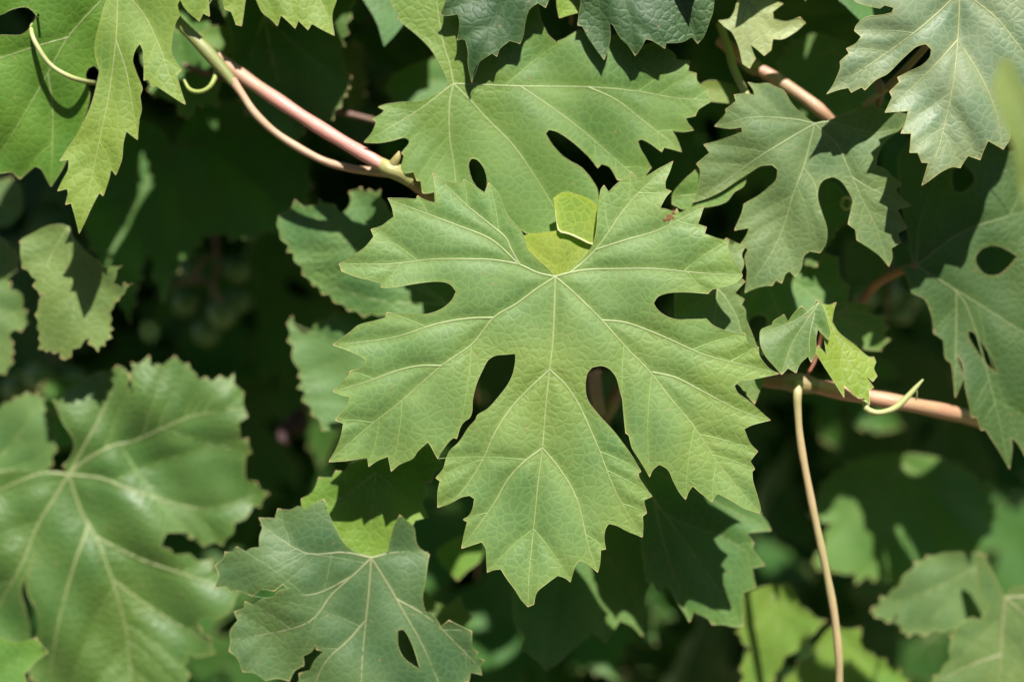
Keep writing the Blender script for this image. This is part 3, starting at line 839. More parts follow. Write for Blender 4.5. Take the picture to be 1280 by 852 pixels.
leaf('grey-green blurred leaf with a pink vein centre, lower edge left of the middle', (464,697), [dict(o=P_OUT, h=[[(497,788),(504,786),(512,798),(519,815),(525,836),(515,830),(505,822),(498,808)]])],
     [[(464,697),(461,740),(457,780),(452,840),(450,960)],[(464,697),(440,720),(415,742),(380,780),(288,800)],[(464,697),(430,690),(380,690),(325,655)],[(464,697),(485,730),(505,765),(530,810),(560,880)],[(464,697),(495,690),(535,690)],[(457,775),(435,800),(405,830),(380,890)],[(440,720),(400,740),(365,745)],[(495,748),(540,775),(600,834)]],
     0.566, tilt=(0.02,0.0), cup=5, col=(0.050,0.102,0.037), sp=6.5, ser=5, wav=4, pil=2.2, vr=2.4, veincol=(0.158,0.173,0.086), bend=((340,715,50,-10),(520,680,40,14)))
R_OUT = [(375,640),(385,618),(402,600),(430,588),(445,575),(470,572),(500,560),(540,560),(552,575),(545,592),(532,600),(530,622),(532,645),(515,655),(500,650),(490,665),(488,692),(470,700),(450,695),(425,690),(395,665)]
leaf('yellow-green blurred leaf lying behind the pink centre of the lower grey-green leaf', (470,590), R_OUT, [[(470,590),(465,640),(460,695)],[(470,590),(430,620),(380,640)],[(470,590),(505,620),(532,645)]], 0.570, tilt=(0,-0.03), col=(0.076,0.157,0.019), sp=8, ser=5, wav=5, vr=1.8)
Q_OUT = [(24,302),(40,292),(60,282),(82,280),(92,297),(110,317),(125,327),(127,335),(151,331),(140,350),(148,360),(163,354),(150,372),(139,387),(138,405),(137,422),(120,438),(114,430),(112,420),(107,425),(92,435),(80,453),(75,440),(50,437),(49,415),(46,390),(55,367),(44,364),(45,345),(37,341),(25,330),(27,312)]
leaf('pale grey-green blurred leaf pointing down, left of the big shaded leaf', (85,283), Q_OUT, [[(85,283),(88,340),(92,390),(80,450)],[(85,283),(110,340),(150,370)],[(85,283),(60,330),(48,390)]], 0.580, tilt=(0,0.1), col=(0.084,0.149,0.044), sp=8, ser=3, wav=4, vr=1.6)
RL = [(-60,290),(0,294),(10,305),(23,322),(22,333),(15,345),(7,347),(15,362),(28,367),(25,375),(38,406),(27,410),(10,415),(16,435),(10,466),(0,468),(-60,460),(-90,370)]
leaf('grey-green blurred leaf with wavy rim cut off by the left edge', (-40,370), RL, [[(-40,370),(0,385),(37,405)],[(-40,370),(-10,420),(9,464)],[(-40,370),(0,340),(22,325)]], 0.600, tilt=(0,0.05), col=(0.073,0.139,0.043), sp=8, ser=3, wav=4, vr=1.6)
S_OUT = [(215,184),(200,160),(160,148),(130,175),(105,225),(98,270),(112,300),(130,335),(150,380),(162,406),(168,375),(178,330),(187,308),(192,330),(198,355),(206,381),(212,352),(224,330),(240,312),(252,300),(275,288),(300,300),(330,292),(372,272),(388,232),(372,180),(330,132),(270,128),(235,150)]
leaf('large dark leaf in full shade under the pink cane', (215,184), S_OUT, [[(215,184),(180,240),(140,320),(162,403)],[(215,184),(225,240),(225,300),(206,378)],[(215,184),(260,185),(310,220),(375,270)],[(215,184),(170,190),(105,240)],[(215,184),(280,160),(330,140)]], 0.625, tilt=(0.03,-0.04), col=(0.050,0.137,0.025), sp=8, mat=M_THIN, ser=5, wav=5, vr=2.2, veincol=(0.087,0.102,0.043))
SY = [(170,-20),(200,-40),(240,0),(262,30),(290,55),(292,90),(270,110),(275,135),(248,128),(235,150),(215,125),(190,120),(180,80),(165,40)]
leaf('blurred mid-green leaf behind the olive end of the stalk', (215,10), SY, [[(215,10),(230,80),(236,147)],[(215,10),(255,50),(290,85)],[(215,10),(195,60),(190,118)]], 0.601, tilt=(0.02,-0.02), col=(0.058,0.138,0.026), sp=8, ser=4, wav=4, vr=1.6)
SX = [(292,60),(270,-10),(300,-70),(340,-50),(380,-80),(420,-50),(440,0),(425,70),(440,100),(425,130),(405,160),(385,150),(370,182),(345,160),(318,150),(300,120),(282,95)]
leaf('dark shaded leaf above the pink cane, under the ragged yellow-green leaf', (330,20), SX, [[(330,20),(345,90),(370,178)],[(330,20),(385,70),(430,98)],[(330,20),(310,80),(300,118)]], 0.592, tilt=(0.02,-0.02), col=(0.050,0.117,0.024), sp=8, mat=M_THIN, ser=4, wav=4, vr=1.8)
T1 = [(344,282),(369,251),(380,258),(392,262),(400,249),(412,258),(422,263),(434,268),(437,250),(440,235),(455,240),(472,239),(480,252),(492,268),(540,320),(600,365),(590,400),(540,405),(480,395),(440,388),(410,368),(385,350),(374,330)]
leaf('blue-green blurred leaf with toothed top, behind the left upper lobes of the big central leaf', (560,380), T1, [[(560,380),(500,330),(440,237)],[(560,380),(470,330),(372,253)],[(560,380),(470,375),(390,350)]], 0.590, tilt=(0.02,0.12), col=(0.055,0.119,0.037), sp=7, mat=M_DULL, ser=4, wav=4, vr=1.8)
T2 = [(357,404),(362,398),(368,404),(378,422),(392,408),(420,392),(480,385),(560,400),(600,440),(560,500),(500,520),(450,530),(425,540),(405,532),(385,505),(375,470),(364,430)]
leaf('smooth green blurred leaf behind the left lower lobe of the big central leaf', (590,450), T2, [[(590,450),(480,450),(360,402)],[(590,450),(500,490),(425,538)]], 0.598, tilt=(0,-0.05), col=(0.057,0.128,0.036), sp=7, ser=5, wav=4, vr=1.8)

U1 = [(927,746),(935,740),(960,730),(968,733),(980,725),(992,734),(998,752),(1010,764),(1033,777),(1024,785),(1015,792),(1005,811),(985,815),(978,828),(970,840),(964,858),(950,875),(930,860),(927,820),(940,814),(922,790)]
leaf('yellow-green blurred leaf split by a thin shadow, left of the hanging stalk', (965,742), U1, [[(965,742),(972,780),(968,840)],[(965,742),(995,765),(1032,777)],[(965,742),(945,780),(930,818)]], 0.617, tilt=(0,0.12), col=(0.095,0.185,0.030), sp=8, ser=4, wav=3, vr=1.4)
U2 = [(970,870),(985,845),(1010,819),(1024,800),(1033,788),(1042,779),(1058,787),(1076,783),(1077,810),(1097,821),(1122,838),(1136,855),(1110,880),(1060,920),(1000,905)]
leaf('yellow-green blurred leaf crossed by the hanging stalk at the bottom edge', (1045,790), U2, [[(1045,790),(1050,840),(1055,915)],[(1045,790),(1085,830),(1132,853)],[(1045,790),(1010,830),(980,868)]], 0.620, tilt=(0,0.12), col=(0.092,0.185,0.029), sp=8, ser=4, wav=3, vr=1.4)
U3 = [(1014,703),(1030,682),(1040,655),(1015,645),(1030,600),(1080,572),(1150,568),(1205,585),(1240,625),(1243,660),(1215,690),(1200,705),(1182,727),(1165,708),(1150,700),(1133,722),(1120,719),(1102,731),(1098,722),(1086,719),(1071,727),(1066,713),(1048,718),(1040,710),(1028,709)]
leaf('broad dark leaf flecked with sun, right of the hanging stalk', (1130,580), U3, [[(1130,580),(1110,650),(1102,728)],[(1130,580),(1165,650),(1182,725)],[(1130,580),(1070,640),(1016,702)],[(1130,580),(1190,620),(1240,655)]], 0.640, tilt=(0,0.0), col=(0.064,0.144,0.029), sp=8, ser=5, wav=4, vr=1.5)
U4 = [(1086,765),(1105,748),(1122,732),(1150,700),(1190,690),(1230,692),(1242,725),(1233,768),(1205,790),(1180,786),(1155,790),(1130,791),(1124,779),(1108,776)]
leaf('greyish half-shaded blurred leaf left of the corner leaf with a red vein joint', (1225,705), U4, [[(1225,705),(1170,735),(1088,765)],[(1225,705),(1185,750),(1155,788)]], 0.609, tilt=(0,0.05), col=(0.073,0.134,0.043), sp=8, ser=4, wav=3, vr=1.4)
U5 = [(1256,745),(1245,724),(1231,695),(1220,688),(1221,714),(1224,740),(1236,758),(1226,775),(1215,771),(1200,779),(1189,795),(1186,824),(1164,853),(1150,890),(1210,935),(1340,930),(1360,740),(1310,722),(1281,731),(1265,734)]
leaf('pale grey-green blurred leaf with a red vein joint in the lower right corner', (1256,746), U5, [[(1256,746),(1253,780),(1251,820),(1240,900)],[(1256,746),(1290,775),(1340,830)],[(1252,818),(1220,828),(1166,853)],[(1256,746),(1300,745),(1350,750)]], 0.600, tilt=(0,0.08), col=(0.082,0.144,0.047), sp=8, ser=4, wav=3, vr=2.6, veincol=(0.198,0.204,0.101))
Q2 = [(-60,540),(-20,515),(0,510),(18,498),(34,492),(54,497),(56,512),(68,540),(67,562),(62,585),(40,600),(0,610),(-60,620)]
leaf('blurred leaf with a dark lower half at the left edge, above the large sheeny leaf', (-20,590), Q2, [[(-20,590),(20,550),(52,498)],[(-20,590),(20,585),(64,565)]], 0.612, tilt=(0,0.0), col=(0.064,0.134,0.036), sp=8, ser=4, wav=4, vr=1.6)
LL = [(-40,800),(0,796),(20,802),(45,797),(60,815),(45,826),(30,842),(40,870),(-20,890)]
leaf('soft green lobe lying over the lower left rim of the large sheeny blurred leaf', (-10,850), LL, [[(-10,850),(20,825),(58,815)]], 0.585, tilt=(0,0.0), col=(0.064,0.149,0.025), sp=8, wav=2, vr=1.2)
S2 = [(545,690),(556,680),(570,672),(590,668),(605,678),(600,700),(585,712),(572,725),(560,712),(552,704)]
leaf('little bright leaf in the gap left of the central leaf tip', (600,672), S2, [[(600,672),(580,695),(572,723)],[(600,672),(570,680),(547,690)]], 0.608, col=(0.087,0.180,0.025), sp=6, wav=2, vr=1.0)
S3 = [(530,735),(545,752),(560,758),(575,745),(580,760),(590,772),(575,790),(555,780),(535,775),(515,760)]
leaf('little grey-green leaf at the right rim of the lower grey-green leaf', (520,765), S3, [[(520,765),(560,770),(588,772)]], 0.603, col=(0.073,0.134,0.036), sp=6, wav=2, vr=1.0)
X1 = [(365,62),(370,53),(385,50),(405,54),(420,62),(432,60),(440,50),(452,55),(455,72),(450,80),(455,90),(458,110),(452,130),(440,140),(428,120),(415,100),(400,85),(385,80),(372,75)]
leaf('small blurred greyish leaf in the dark gap left of the flat bright leaf', (450,60), X1, [[(450,60),(410,65),(368,58)],[(450,60),(445,100),(441,138)]], 0.630, tilt=(0,0.1), col=(0.092,0.134,0.047), sp=7, ser=3, wav=3, vr=1.2)
X2 = [(250,42),(262,34),(290,32),(305,28),(303,48),(292,62),(280,70),(268,60),(258,56)]
leaf('small blurred leaf behind the green end of the pink cane', (300,36), X2, [[(300,36),(275,45),(254,45)],[(300,36),(288,52),(280,68)]], 0.598, col=(0.078,0.154,0.032), sp=6, wav=2, vr=1.0)
X3 = [(482,112),(490,95),(508,85),(530,76),(548,72),(562,90),(568,112),(545,130),(515,132),(495,128)]
leaf('smooth blurred leaf showing in the notch of the flat bright leaf', (560,100), X3, [[(560,100),(520,105),(485,112)]], 0.610, col=(0.064,0.149,0.036), sp=7, wav=2, vr=1.0)
X4 = [(968,110),(985,60),(1020,40),(1070,60),(1095,90),(1110,130),(1080,150),(1030,150),(990,140)]
leaf('soft bluish blurred leaf behind the pinkish cane near the corner leaf', (1040,60), X4, [[(1040,60),(1050,100),(1060,148)],[(1040,60),(1005,95),(985,135)],[(1040,60),(1085,95),(1105,128)]], 0.605, tilt=(0,0.05), col=(0.068,0.144,0.044), sp=7, ser=4, wav=3, vr=1.3)
X5 = [(842,240),(855,225),(870,212),(890,228),(912,222),(935,214),(930,232),(918,240),(908,252),(890,258),(872,260),(855,262),(840,255)]
leaf('light green leaf edge showing under the left lobe of the grey-green leaf', (850,245), X5, [[(850,245),(885,240),(928,222)]], 0.566, tilt=(0,0.1), col=(0.082,0.159,0.032), sp=5, wav=2, vr=1.1)
X6 = [(868,115),(880,103),(896,101),(918,108),(925,118),(920,130),(900,128),(885,126)]
leaf('small olive leaf between the flat bright leaf and the grey-green leaf', (922,118), X6, [[(922,118),(895,112),(872,114)]], 0.574, col=(0.092,0.144,0.025), sp=5, wav=2, vr=0.9)
X7 = [(695,-20),(696,8),(699,23),(712,19),(727,15),(735,-20)]
leaf('bit of yellow-green leaf filling the gap between lobes of the dark top leaf', (715,-20), X7, [[(715,-20),(712,18)]], 0.562, col=(0.107,0.195,0.025), sp=5, wav=1, vr=0.9)
X8 = [(0,225),(14,222),(26,232),(28,262),(15,280),(0,282),(-40,270),(-40,230)]
leaf('small pale blurred leaf at the left edge under the long hanging lobe', (-20,250), X8, [[(-20,250),(5,255),(26,262)]], 0.620, col=(0.082,0.144,0.053), sp=7, wav=2, vr=1.0)
X9 = [(640,335),(690,300)]
X10 = [(1018,335),(1045,290),(1062,270),(1050,235),(1030,222),(1010,240),(1015,290),(1005,330)]
leaf('dim smooth leaf seen through the rounded gap of the grey-green leaf', (1035,230), X10, [[(1035,230),(1030,280),(1015,330)]], 0.585, col=(0.054,0.119,0.029), sp=6, ser=3, wav=2, vr=1.0)
X11 = [(1060,300),(1085,300),(1110,330),(1100,350),(1115,372),(1090,380),(1068,372),(1055,335)]
leaf('blurred bright green leaf below the right lobe of the grey-green leaf', (1070,305), X11, [[(1070,305),(1085,340),(1090,378)]], 0.66, col=(0.045,0.105,0.015), sp=7, ser=3, wav=2, vr=1.0)
X12 = [(800,655),(770,640),(745,650),(780,690),(800,720),(812,700)]

# ------------------------------------------------------------------ generic leaves deeper in the vine
TEMPL = []
for o, j, v in ((A_OUT, A_J, A_V[:7]), (F_OUT, (1018,155), [[(1018,155),(1004,210),(982,275),(934,362)],[(1018,155),(1047,182),(1078,250),(1110,330)],[(1018,155),(940,202),(868,251)],[(1018,155),(940,147),(896,157)],[(1018,155),(1125,160)]])):
    o = np.array(o, float) - j
    TEMPL.append((o / 270.0, [(np.array(q, float) - j) / 270.0 for q in v]))


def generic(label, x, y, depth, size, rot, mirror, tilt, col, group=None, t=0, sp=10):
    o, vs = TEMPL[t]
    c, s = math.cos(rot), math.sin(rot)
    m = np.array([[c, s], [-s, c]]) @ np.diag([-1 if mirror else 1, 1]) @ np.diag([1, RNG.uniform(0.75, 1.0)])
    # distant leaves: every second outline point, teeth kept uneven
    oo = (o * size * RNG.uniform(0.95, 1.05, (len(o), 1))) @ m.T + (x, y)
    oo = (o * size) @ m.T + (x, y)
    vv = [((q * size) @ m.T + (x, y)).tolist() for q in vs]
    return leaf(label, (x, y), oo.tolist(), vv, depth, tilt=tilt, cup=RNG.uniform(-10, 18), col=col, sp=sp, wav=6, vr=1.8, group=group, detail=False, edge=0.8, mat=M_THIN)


DEEP = 'shaded leaves deep inside the vine'
GR = np.random.default_rng(11)
SPOTS = []
for gy in range(6):
    for gx in range(9):
        SPOTS.append((gx * 160 + GR.uniform(-55, 55) + (80 if gy % 2 else 0), -60 + gy * 180 + GR.uniform(-50, 50), GR.uniform(0.665, 0.735), GR.uniform(125, 190),
                      GR.uniform(-0.9, 0.9), GR.random() < 0.5, (GR.uniform(-0.4, 0.4), GR.uniform(-0.3, 0.5)), GR.uniform(0.8, 1.15)))
LABELS = {
    0: 'dim leaf behind the round opening in the big bright corner leaf with the tendril',
    2: 'dark leaf scrap between the ragged lobes of the yellow-green top leaf',
    3: 'dim leaf along the left rim of the narrow upper lobe of the flat bright leaf',
    4: 'dark leaf in the gap between the two lobes of the dark puckered leaf',
    6: 'dim leaf left of the cream young leaf, beside the yellow-green stalk',
    9: 'dim leaf under the toothed lower rim of the big corner leaf with the tendril',
    10: 'dim leaf peeking above the large fully shaded leaf, below the thin pale stalk',
    11: 'dim leaf right below the thin dark red cane',
    12: 'dim leaf behind the notch of the flat bright leaf, right of the small greyish leaf',
    14: 'dim leaf between the right lobes of the flat bright leaf and the grey-green leaf',
    15: 'dim leaf under the pale corner leaf, right of the upper lobe of the grey-green leaf',
    16: 'dim leaf behind the small round hole of the striped dark green leaf',
    18: 'dim leaf between the wavy left-edge leaf and the pale leaf pointing down',
    19: 'dim leaf just right of the upper rim of the pale leaf pointing down',
    20: 'broad dark leaf in deep shade beside the green grapes, left of the central leaf',
    22: 'dark leaf seen through the left hole of the big central leaf',
    24: 'dim leaf in the dark gap left of the middle lobe of the grey-green leaf',
    25: 'dim leaf between the grey-green leaf and the brown petiole of the striped leaf',
    26: 'dim leaf seen through the wide right hole of the striped dark green leaf',
    27: 'dim leaf behind the upper left notch of the large sheeny blurred leaf',
    28: 'broad dark leaf above the upper right lobe of the large sheeny blurred leaf',
    29: 'dim leaf under the left lower tip of the big central leaf',
    30: 'dark leaf in the narrow slit beside the middle lobe of the big central leaf',
    32: 'dark leaf between the right tips of the central leaf and the cane node',
    33: 'dark leaf just below the tendril on the brownish pink cane',
    34: 'broad dark leaf behind the brownish pink cane, left of the striped green leaf',
    36: 'dim leaf seen through the slit of the large sheeny blurred leaf',
    38: 'dim leaf above the lower grey-green leaf, left of the yellow-green one behind it',
    40: 'broad dark leaf between the central leaf tip and the lower grey-green leaf',
    41: 'dim leaf between the two shaded leaves under the central leaf',
    42: 'dark leaf between the shaded leaf with sunlit teeth and the hanging stalk',
    43: 'dim leaf under the sun-flecked dark leaf, right of the hanging stalk',
    44: 'dim leaf above the corner leaf with the red vein joint, at the right edge',
    46: 'dim leaf in the gap between the large sheeny leaf and the lower grey-green leaf',
    48: 'dim leaf at the bottom edge right of the lower grey-green leaf',
    50: 'broad dark leaf at the bottom edge below the two shaded leaves',
    52: 'dark leaf at the bottom edge between a yellow-green leaf and the corner leaf',
}
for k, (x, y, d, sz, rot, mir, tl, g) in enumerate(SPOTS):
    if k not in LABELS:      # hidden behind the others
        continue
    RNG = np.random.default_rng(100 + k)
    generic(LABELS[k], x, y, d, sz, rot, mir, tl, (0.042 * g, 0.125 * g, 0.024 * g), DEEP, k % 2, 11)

RNG = np.random.default_rng(5)

# the mass of foliage behind and above: nobody could count it
def foliage(name, spots, size, rng):
    o, _ = TEMPL[0]
    out, _t = smooth_outline(o * 100, 14)
    out = out[::2]
    lo, hi = out.min(0), out.max(0)
    X, Y = np.meshgrid(np.arange(lo[0], hi[0], 30), np.arange(lo[1], hi[1], 30))
    g = np.stack([X.ravel(), Y.ravel()], 1) + 3
    g = g[inside(g, out)]
    g = g[seg_dist(g, out, np.roll(out, -1, 0)) > 9]
    pts = np.vstack([out, g])
    n = len(out)
    r = delaunay_2d_cdt([Vector(p) for p in pts.tolist()], [(i, (i + 1) % n) for i in range(n)], [], 0, 1e-4)
    v = np.array([tuple(p) for p in r[0]]) / 100.0
    f = np.array([q for q in r[2] if len(q) == 3], dtype=np.int32)
    f = f[inside(v[f].mean(1) * 100, out)]
    V, F, U, off = [], [], [], 0
    for p in spots:
        s = size * rng.uniform(0.7, 1.25)
        rot = rng.uniform(-1.2, 1.2)
        nrm = -FWD + rng.normal(0, 0.45, 3) + 0.35 * UP
        nrm /= np.linalg.norm(nrm)
        a = np.cross(UP, nrm); a /= np.linalg.norm(a)
        b = np.cross(nrm, a)
        c, s_ = math.cos(rot), math.sin(rot)
        a2, b2 = c * a + s_ * b, -s_ * a + c * b
        q = v * s
        z = 0.25 * s * (v[:, 0] ** 2 + v[:, 1] ** 2) * rng.uniform(-1, 1) + 0.03 * s * np.sin(v[:, 0] * 9) * np.sin(v[:, 1] * 8)
        V.append(p + q[:, :1] * a2 - q[:, 1:] * b2 + z[:, None] * nrm)
        F.append(f + off); U.append(q + rng.uniform(0, 5, 2)); off += len(v)
    ob = mesh_obj(name, np.vstack(V), np.vstack(F)[:, ::-1], M_LEAF, None, (0.034, 0.10, 0.018), None, np.vstack(U), dict(vd=np.ones(off), ed=np.ones(off)))
    ob['kind'] = 'stuff'
    return ob


rng = np.random.default_rng(3)
sp_ = []
for i in range(900):        # behind everything, all across and beyond the frame
    d = rng.uniform(0.76, 1.05)
    sp_.append(P3(rng.uniform(-500, 1780), rng.uniform(-600, 1350), d))
foliage('background_foliage', sp_, 0.075, rng)
sp_ = []
for i in range(520):        # the vine goes on above the frame and shades what hangs deeper
    d = rng.uniform(0.565, 0.72)
    sp_.append(P3(rng.uniform(-500, 1780), rng.uniform(-1250, -330), d))
sp_ += [P3(x, -235 + rng.uniform(-30, 30), 0.580 + rng.uniform(0, 0.012)) for x in range(-120, 1480, 92)] + [P3(1020, -112, 0.597)]  # added unseen blocker leaves, placed to keep sun off the deeper ones
foliage('upper_shade_foliage', sp_, 0.042, rng)
sp_ = []
for i in range(1500):       # unseen leaves added behind the camera to block low sky light
    sp_.append(np.array([rng.uniform(-3.5, 3.5), rng.uniform(-2.5, -1.9), rng.uniform(0.25, 2.7)]))
foliage('sky_blocker_foliage', sp_, 0.14, rng)

# ------------------------------------------------------------------ canes, stalks, tendrils
def thing_at(name, label, cat, x, y, d, group=None):
    org = P3(x, y, d)
    return empty(name, org, label, cat, group), org


PINK, OLIVE, SHADED_BROWN = (0.43, 0.20, 0.165), (0.17, 0.19, 0.06), (0.21, 0.09, 0.05)
t, o = thing_at('vine_cane', 'smooth pink cane running down to a green joint beside the central leaf', 'cane', 490, 213, 0.5620)
stem_part('internode', [(272,70,0.5750,6),(300,93,0.5730,8.5),(345,124,0.5700,8.5),(400,160,0.5670,8.5),(450,190,0.5640,8.5),(484,210,0.5620,8)], M_CANE, t, o, PINK)
stem_part('internode', [(498,215,0.5620,8),(525,234,0.5660,8.5),(560,262,0.5730,9),(620,320,0.60,9)], M_CANE, t, o, (0.22, 0.10, 0.06))
nd = stem_part('node', [(474,203,0.5630,7.5),(484,210,0.5620,10.5),(494,214,0.5620,11),(504,219,0.5630,10),(514,226,0.5640,8.5)], M_CANE, t, o, (0.27, 0.25, 0.09))
stem_part('bud', [(492,205,0.5610,6),(497,196,0.5600,4.5),(499,189,0.5600,1)], M_CANE, t, o, (0.24, 0.20, 0.07))
t, o = thing_at('leaf_stalk', 'thin curved stalk, olive then pale pink, running below the pink cane', 'stalk', 488, 215, 0.571)
stem_part('stalk_end', [(205,8,0.568,6),(220,25,0.567,7),(250,55,0.566,8),(276,84,0.566,8),(292,104,0.566,6)], M_CANE, t, o, OLIVE)
stem_part('stalk', [(290,100,0.566,6),(302,117,0.566,5),(320,143,0.566,4.8),(350,170,0.567,4.8),(400,199,0.568,4.8),(437,210,0.57,5),(465,214,0.571,5.5),(488,215,0.572,7)], M_CANE, t, o, (0.40, 0.26, 0.17))
t, o = thing_at('tendril', 'greenish curled tendril hooked off the olive stalk end', 'tendril', 272, 86, 0.568)
stem_part('strand', [(272,84,0.568,4),(269,97,0.567,3.6),(262,109,0.566,3.2),(250,115,0.566,2.8),(237,112,0.567,2.4),(230,100,0.568,1.6)], M_PET, t, o, (0.20, 0.24, 0.06), 8)
t, o = thing_at('vine_cane', 'thin dark red cane crossing the dark gap below the small greyish leaf', 'cane', 355, 120, 0.60)
stem_part('internode', [(230,82,0.60,3.5),(277,97,0.60,3.5),(355,120,0.60,3.5),(407,135,0.60,3.5),(470,151,0.60,3.5),(520,165,0.605,3.5)], M_CANE, t, o, (0.12, 0.04, 0.04))
t, o = thing_at('vine_cane', 'brownish pink cane with a node, running right below the small folded leaf', 'cane', 998, 478, 0.571)
stem_part('internode', [(920,462,0.580,9),(960,475,0.574,10),(990,477,0.571,10)], M_CANE, t, o, SHADED_BROWN)  # shade on this end of the cane is put into its brown
stem_part('node', [(980,477,0.572,10),(990,478,0.571,12),(1000,479,0.571,12.5),(1012,481,0.571,11),(1022,483,0.571,9.5)], M_CANE, t, o, (0.20, 0.13, 0.06))
stem_part('internode', [(1012,481,0.571,10),(1085,496,0.572,10),(1135,505,0.573,9.5),(1180,514,0.580,9.5),(1222,524,0.590,9.5),(1300,545,0.605,9.5)], M_CANE, t, o, (0.40, 0.20, 0.13))  # same cane, its sunlit pink put into the colour
t, o = thing_at('tendril', 'pale green tendril hooked around the brownish pink cane', 'tendril', 1084, 507, 0.566)
stem_part('strand', [(1083,495,0.563,3.5),(1082,509,0.561,4.2),(1092,515,0.5605,4),(1104,515,0.560,3.8),(1120,509,0.560,4),(1133,497,0.560,3.6),(1144,485,0.560,3.2),(1154,474,0.560,1.5)], M_PET, t, o, (0.24, 0.26, 0.10), 10)
stem_part('branch', [(1144,485,0.560,2.2),(1146,492,0.561,1.6),(1145,500,0.562,0.8)], M_PET, t, o, (0.2, 0.25, 0.07), 8)
t, o = thing_at('leaf_stalk', 'long bare tan stalk hanging down from the node of the brownish pink cane', 'stalk', 997, 484, 0.566)
stem_part('stalk', [(999,480,0.566,6),(997,490,0.563,5.5),(997,510,0.563,4.8),(1001,555,0.564,4.8),(1015,630,0.566,4.8),(1030,700,0.568,4.8),(1042,762,0.570,5),(1048,815,0.572,5),(1049,852,0.574,5),(1047,910,0.578,5)], M_CANE, t, o, (0.37, 0.285, 0.15))
t, o = thing_at('vine_cane', 'short pinkish cane section behind the top of the grey-green leaf', 'cane', 970, 97, 0.578)
stem_part('internode', [(900,50,0.585,8),(935,78,0.58,8),(965,96,0.578,8),(1002,120,0.576,8),(1030,142,0.575,8),(1060,170,0.580,8)], M_CANE, t, o, (0.36, 0.19, 0.13))
stem_part('node', [(928,72,0.581,9),(940,82,0.58,10.5),(950,88,0.579,8.5)], M_CANE, t, o, (0.20, 0.18, 0.07))
t, o = thing_at('leaf_stalk', 'yellow-green stalk standing below the cream young leaf', 'stalk', 910, 60, 0.575)
stem_part('stalk', [(900,30,0.577,5),(910,60,0.575,5),(917,85,0.573,5),(930,113,0.570,5),(940,130,0.567,4)], M_CANE, t, o, (0.26, 0.26, 0.09))
t, o = thing_at('tendril', 'long pale tendril bowed across the darker half of the big corner leaf', 'tendril', 122, 104, 0.556)
stem_part('strand', [(48,19,0.5575,1.6),(44,25,0.5655,2.2),(39,37,0.5615,2.6),(45,55,0.5595,2.9),(62,80,0.5600,3.0),(85,95,0.5610,3.0),(107,102,0.5660,3.0),(122,104,0.5740,3.0),(140,104,0.5750,3.0)], M_PET, t, o, (0.27, 0.29, 0.12), 10)
t, o = thing_at('tendril', 'tiny tendril coil seen through the gap of the grey-green leaf', 'tendril', 1058, 250, 0.570)
stem_part('strand', [(1058 + 6.5 * math.cos(a), 254 + 8 * math.sin(a), 0.570 + 0.0006 * i, 1.8) for i, a in enumerate(np.linspace(-0.3, 6.6, 14))], M_PET, t, o, (0.26, 0.28, 0.08), 8)
t, o = thing_at('cane_stub', 'dark red forked joint at the slit of the corner leaf', 'cane', 1102, 112, 0.561)
stem_part('fork', [(1098,99,0.560,3),(1100,110,0.560,6),(1100,122,0.562,4.5),(1098,134,0.565,3)], M_CANE, t, o, (0.13, 0.035, 0.025))
stem_part('fork_arm', [(1108,110,0.560,4),(1092,122,0.561,4.5),(1080,132,0.564,4)], M_CANE, t, o, (0.16, 0.13, 0.05))
t, o = thing_at('cane_stub', 'brown blurred cane piece seen through the right hole of the central leaf', 'cane', 760, 500, 0.605)
stem_part('internode', [(742,465,0.605,7),(745,490,0.603,8),(750,520,0.603,7)], M_CANE, t, o, (0.30, 0.13, 0.11))
stem_part('fork', [(748,535,0.606,7),(765,505,0.606,8),(775,485,0.61,8)], M_CANE, t, o, (0.20, 0.08, 0.04))
t, o = thing_at('vine_cane', 'dark red blurred twig winding past the shaded green grapes', 'cane', 262, 352, 0.645)
stem_part('internode', [(214,358,0.65,2.5),(240,350,0.648,3),(262,354,0.645,3.2),(278,380,0.648,2.6)], M_CANE, t, o, (0.09, 0.035, 0.03), 8)
stem_part('side_shoot', [(240,350,0.648,2.4),(248,332,0.646,2),(262,318,0.645,1.5)], M_CANE, t, o, (0.17, 0.06, 0.05), 8)
t, o = thing_at('dry_leaf', 'purplish blurred dry leaf scrap in the gap left of the central leaf', 'dry leaf', 362, 530, 0.64)
t2 = np.array([(347,548),(350,532),(362,518),(378,508),(386,520),(380,538),(366,546),(360,556)])
ov, _ = smooth_outline(t2, 4)
cx = ov.mean(0)
vv = np.vstack([ov, cx + 0.5 * (ov - cx), [cx]])
n = len(ov)
ff = [(i, (i + 1) % n, n + (i + 1) % n) for i in range(n)] + [(i, n + (i + 1) % n, n + i) for i in range(n)] + [(n + i, n + (i + 1) % n, 2 * n) for i in range(n)]
mesh_obj('blade', P3(vv[:, 0], vv[:, 1], 0.64 + 0.004 * np.sin(vv[:, 0] / 5) * np.cos(vv[:, 1] / 7)), ff, plain_material('dry_leaf', (0.035, 0.018, 0.019), 0.7, 0.2, 200), t, None, o)
stem_part('stem', [(378,512,0.641,2),(392,504,0.645,2),(405,500,0.65,2)], M_CANE, t, o, (0.2, 0.1, 0.08), 8)

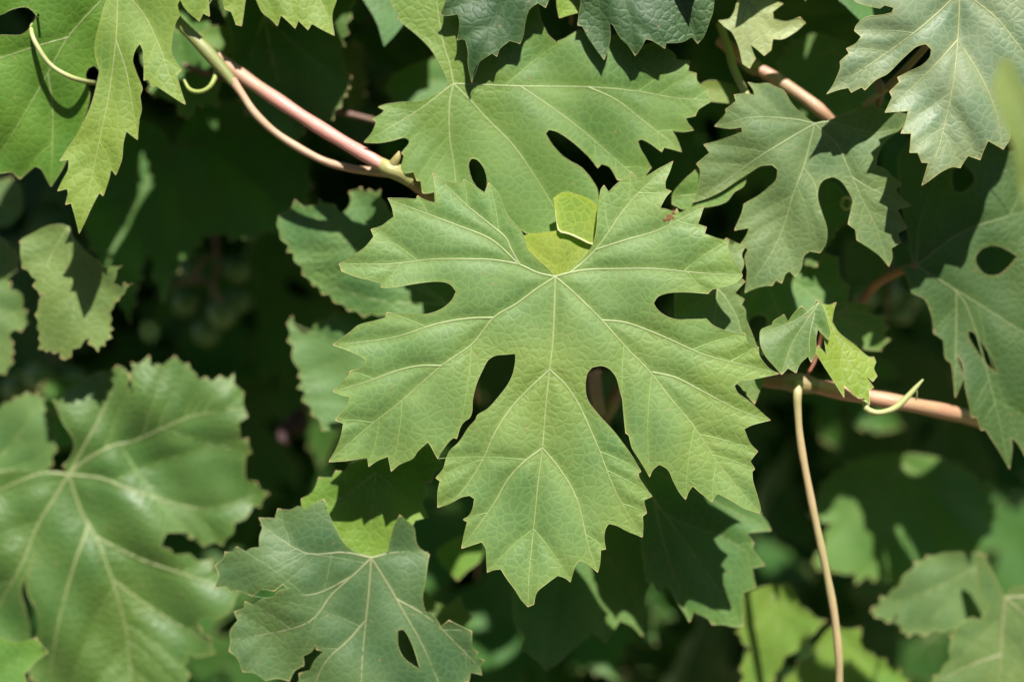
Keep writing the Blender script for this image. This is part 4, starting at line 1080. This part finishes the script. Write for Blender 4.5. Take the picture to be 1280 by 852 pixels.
# grapes hanging in the shade
def bunch(label, x, y, d, berries):
    t, o = thing_at('grape_bunch', label, 'grapes', x, y, d)
    stem_part('stalk', [(x, y - 60, d, 3), (x + 4, y - 30, d, 3), (x, y, d, 2.5), (x - 3, y + 30, d, 2)], M_CANE, t, o, (0.14, 0.06, 0.04), 8)
    th, ph = np.meshgrid(np.linspace(0, math.pi, 13), np.arange(18) * 2 * math.pi / 18, indexing='ij')
    sv = np.stack([np.sin(th) * np.cos(ph), np.sin(th) * np.sin(ph), np.cos(th)], -1).reshape(-1, 3)
    i, j = np.meshgrid(np.arange(12), np.arange(18), indexing='ij')
    sf = np.stack([i * 18 + j, (i + 1) * 18 + j, (i + 1) * 18 + (j + 1) % 18, i * 18 + (j + 1) % 18], -1).reshape(-1, 4)
    for (bx, by, br, bd) in berries:
        r = br * K * (d + bd)
        mesh_obj('berry', P3(bx, by, d + bd) + sv * r * [1, 1, 1.06], sf, M_BERRY, t, (0.10, 0.17, 0.05), o)


bunch('loose bunch of round green grapes in the shade below the big dark leaf', 268, 350, 0.66, [(278,391,19,0),(296,337,17,0.004),(232,378,17,0.01),(258,415,18,0.012),(300,375,16,0.02),(240,340,16,0.02)])
bunch('dim green grapes in the dark gap above the big lower-left leaf', 62, 468, 0.67, [(50,470,20,0),(95,478,19,0.004),(20,485,18,0.01),(75,500,18,0.01)])
bunch('blurred green grapes under the right-hand grey-green leaf', 1110, 375, 0.66, [(1080,372,17,0),(1112,366,16,0.006),(1128,390,15,0.012),(1140,372,15,0.01)])
# brown dead spot on the central leaf, and the pale crease of the yellow fold
def surf_depth(label, x, y):
    v, d = SURF[label]
    q = np.hypot(v[:, 0] - x, v[:, 1] - y)
    i = np.argsort(q)[:3]
    return float(np.average(d[i], weights=1 / (q[i] + 0.1)))


CEN = next(k for k in SURF if k.startswith('large bright sunlit leaf'))
croot = next(o for o in bpy.data.objects if o.get('label') == CEN)
for (sx, sy, rx, ry) in ((837, 272, 5.5, 4.2), (831, 275, 2.6, 2.2), (842, 266, 2.2, 3.0)):
    a = np.arange(14) * 2 * math.pi / 14
    rr = 1 + 0.22 * np.sin(a * 3 + sx) + 0.12 * np.sin(a * 5)
    ring = np.stack([sx + rx * rr * np.cos(a), sy + ry * rr * np.sin(a)], 1)
    pv = np.vstack([ring, ring * 0.5 + np.array([sx, sy]) * 0.5, [[sx, sy]]])
    dd = np.array([surf_depth(CEN, x, y) for x, y in pv]) - np.r_[np.full(14, 0.00002), np.full(14, 0.00012), 0.0001]
    ff = [(i, (i + 1) % 14, 14 + (i + 1) % 14) for i in range(14)] + [(i, 14 + (i + 1) % 14, 14 + i) for i in range(14)] + [(14 + i, 14 + (i + 1) % 14, 28) for i in range(14)]
    mesh_obj('dead_spot', P3(pv[:, 0], pv[:, 1], dd), ff, M_SPOT, croot, None, np.array(croot.location))
FL = next(k for k in SURF if k.startswith('small yellow translucent'))
froot = next(o for o in bpy.data.objects if o.get('label') == FL)
stem_part('crease', [(694,262,0.5548,0.8),(696,278,0.5550,0.6),(699,289,0.5547,1.4),(710,292,0.5547,1.5),(724,298,0.5547,1.7),(736,304,0.5548,1.3),(744,306,0.5548,0.8)], M_VEIN, froot, np.array(froot.location), (0.34, 0.38, 0.16), 8)
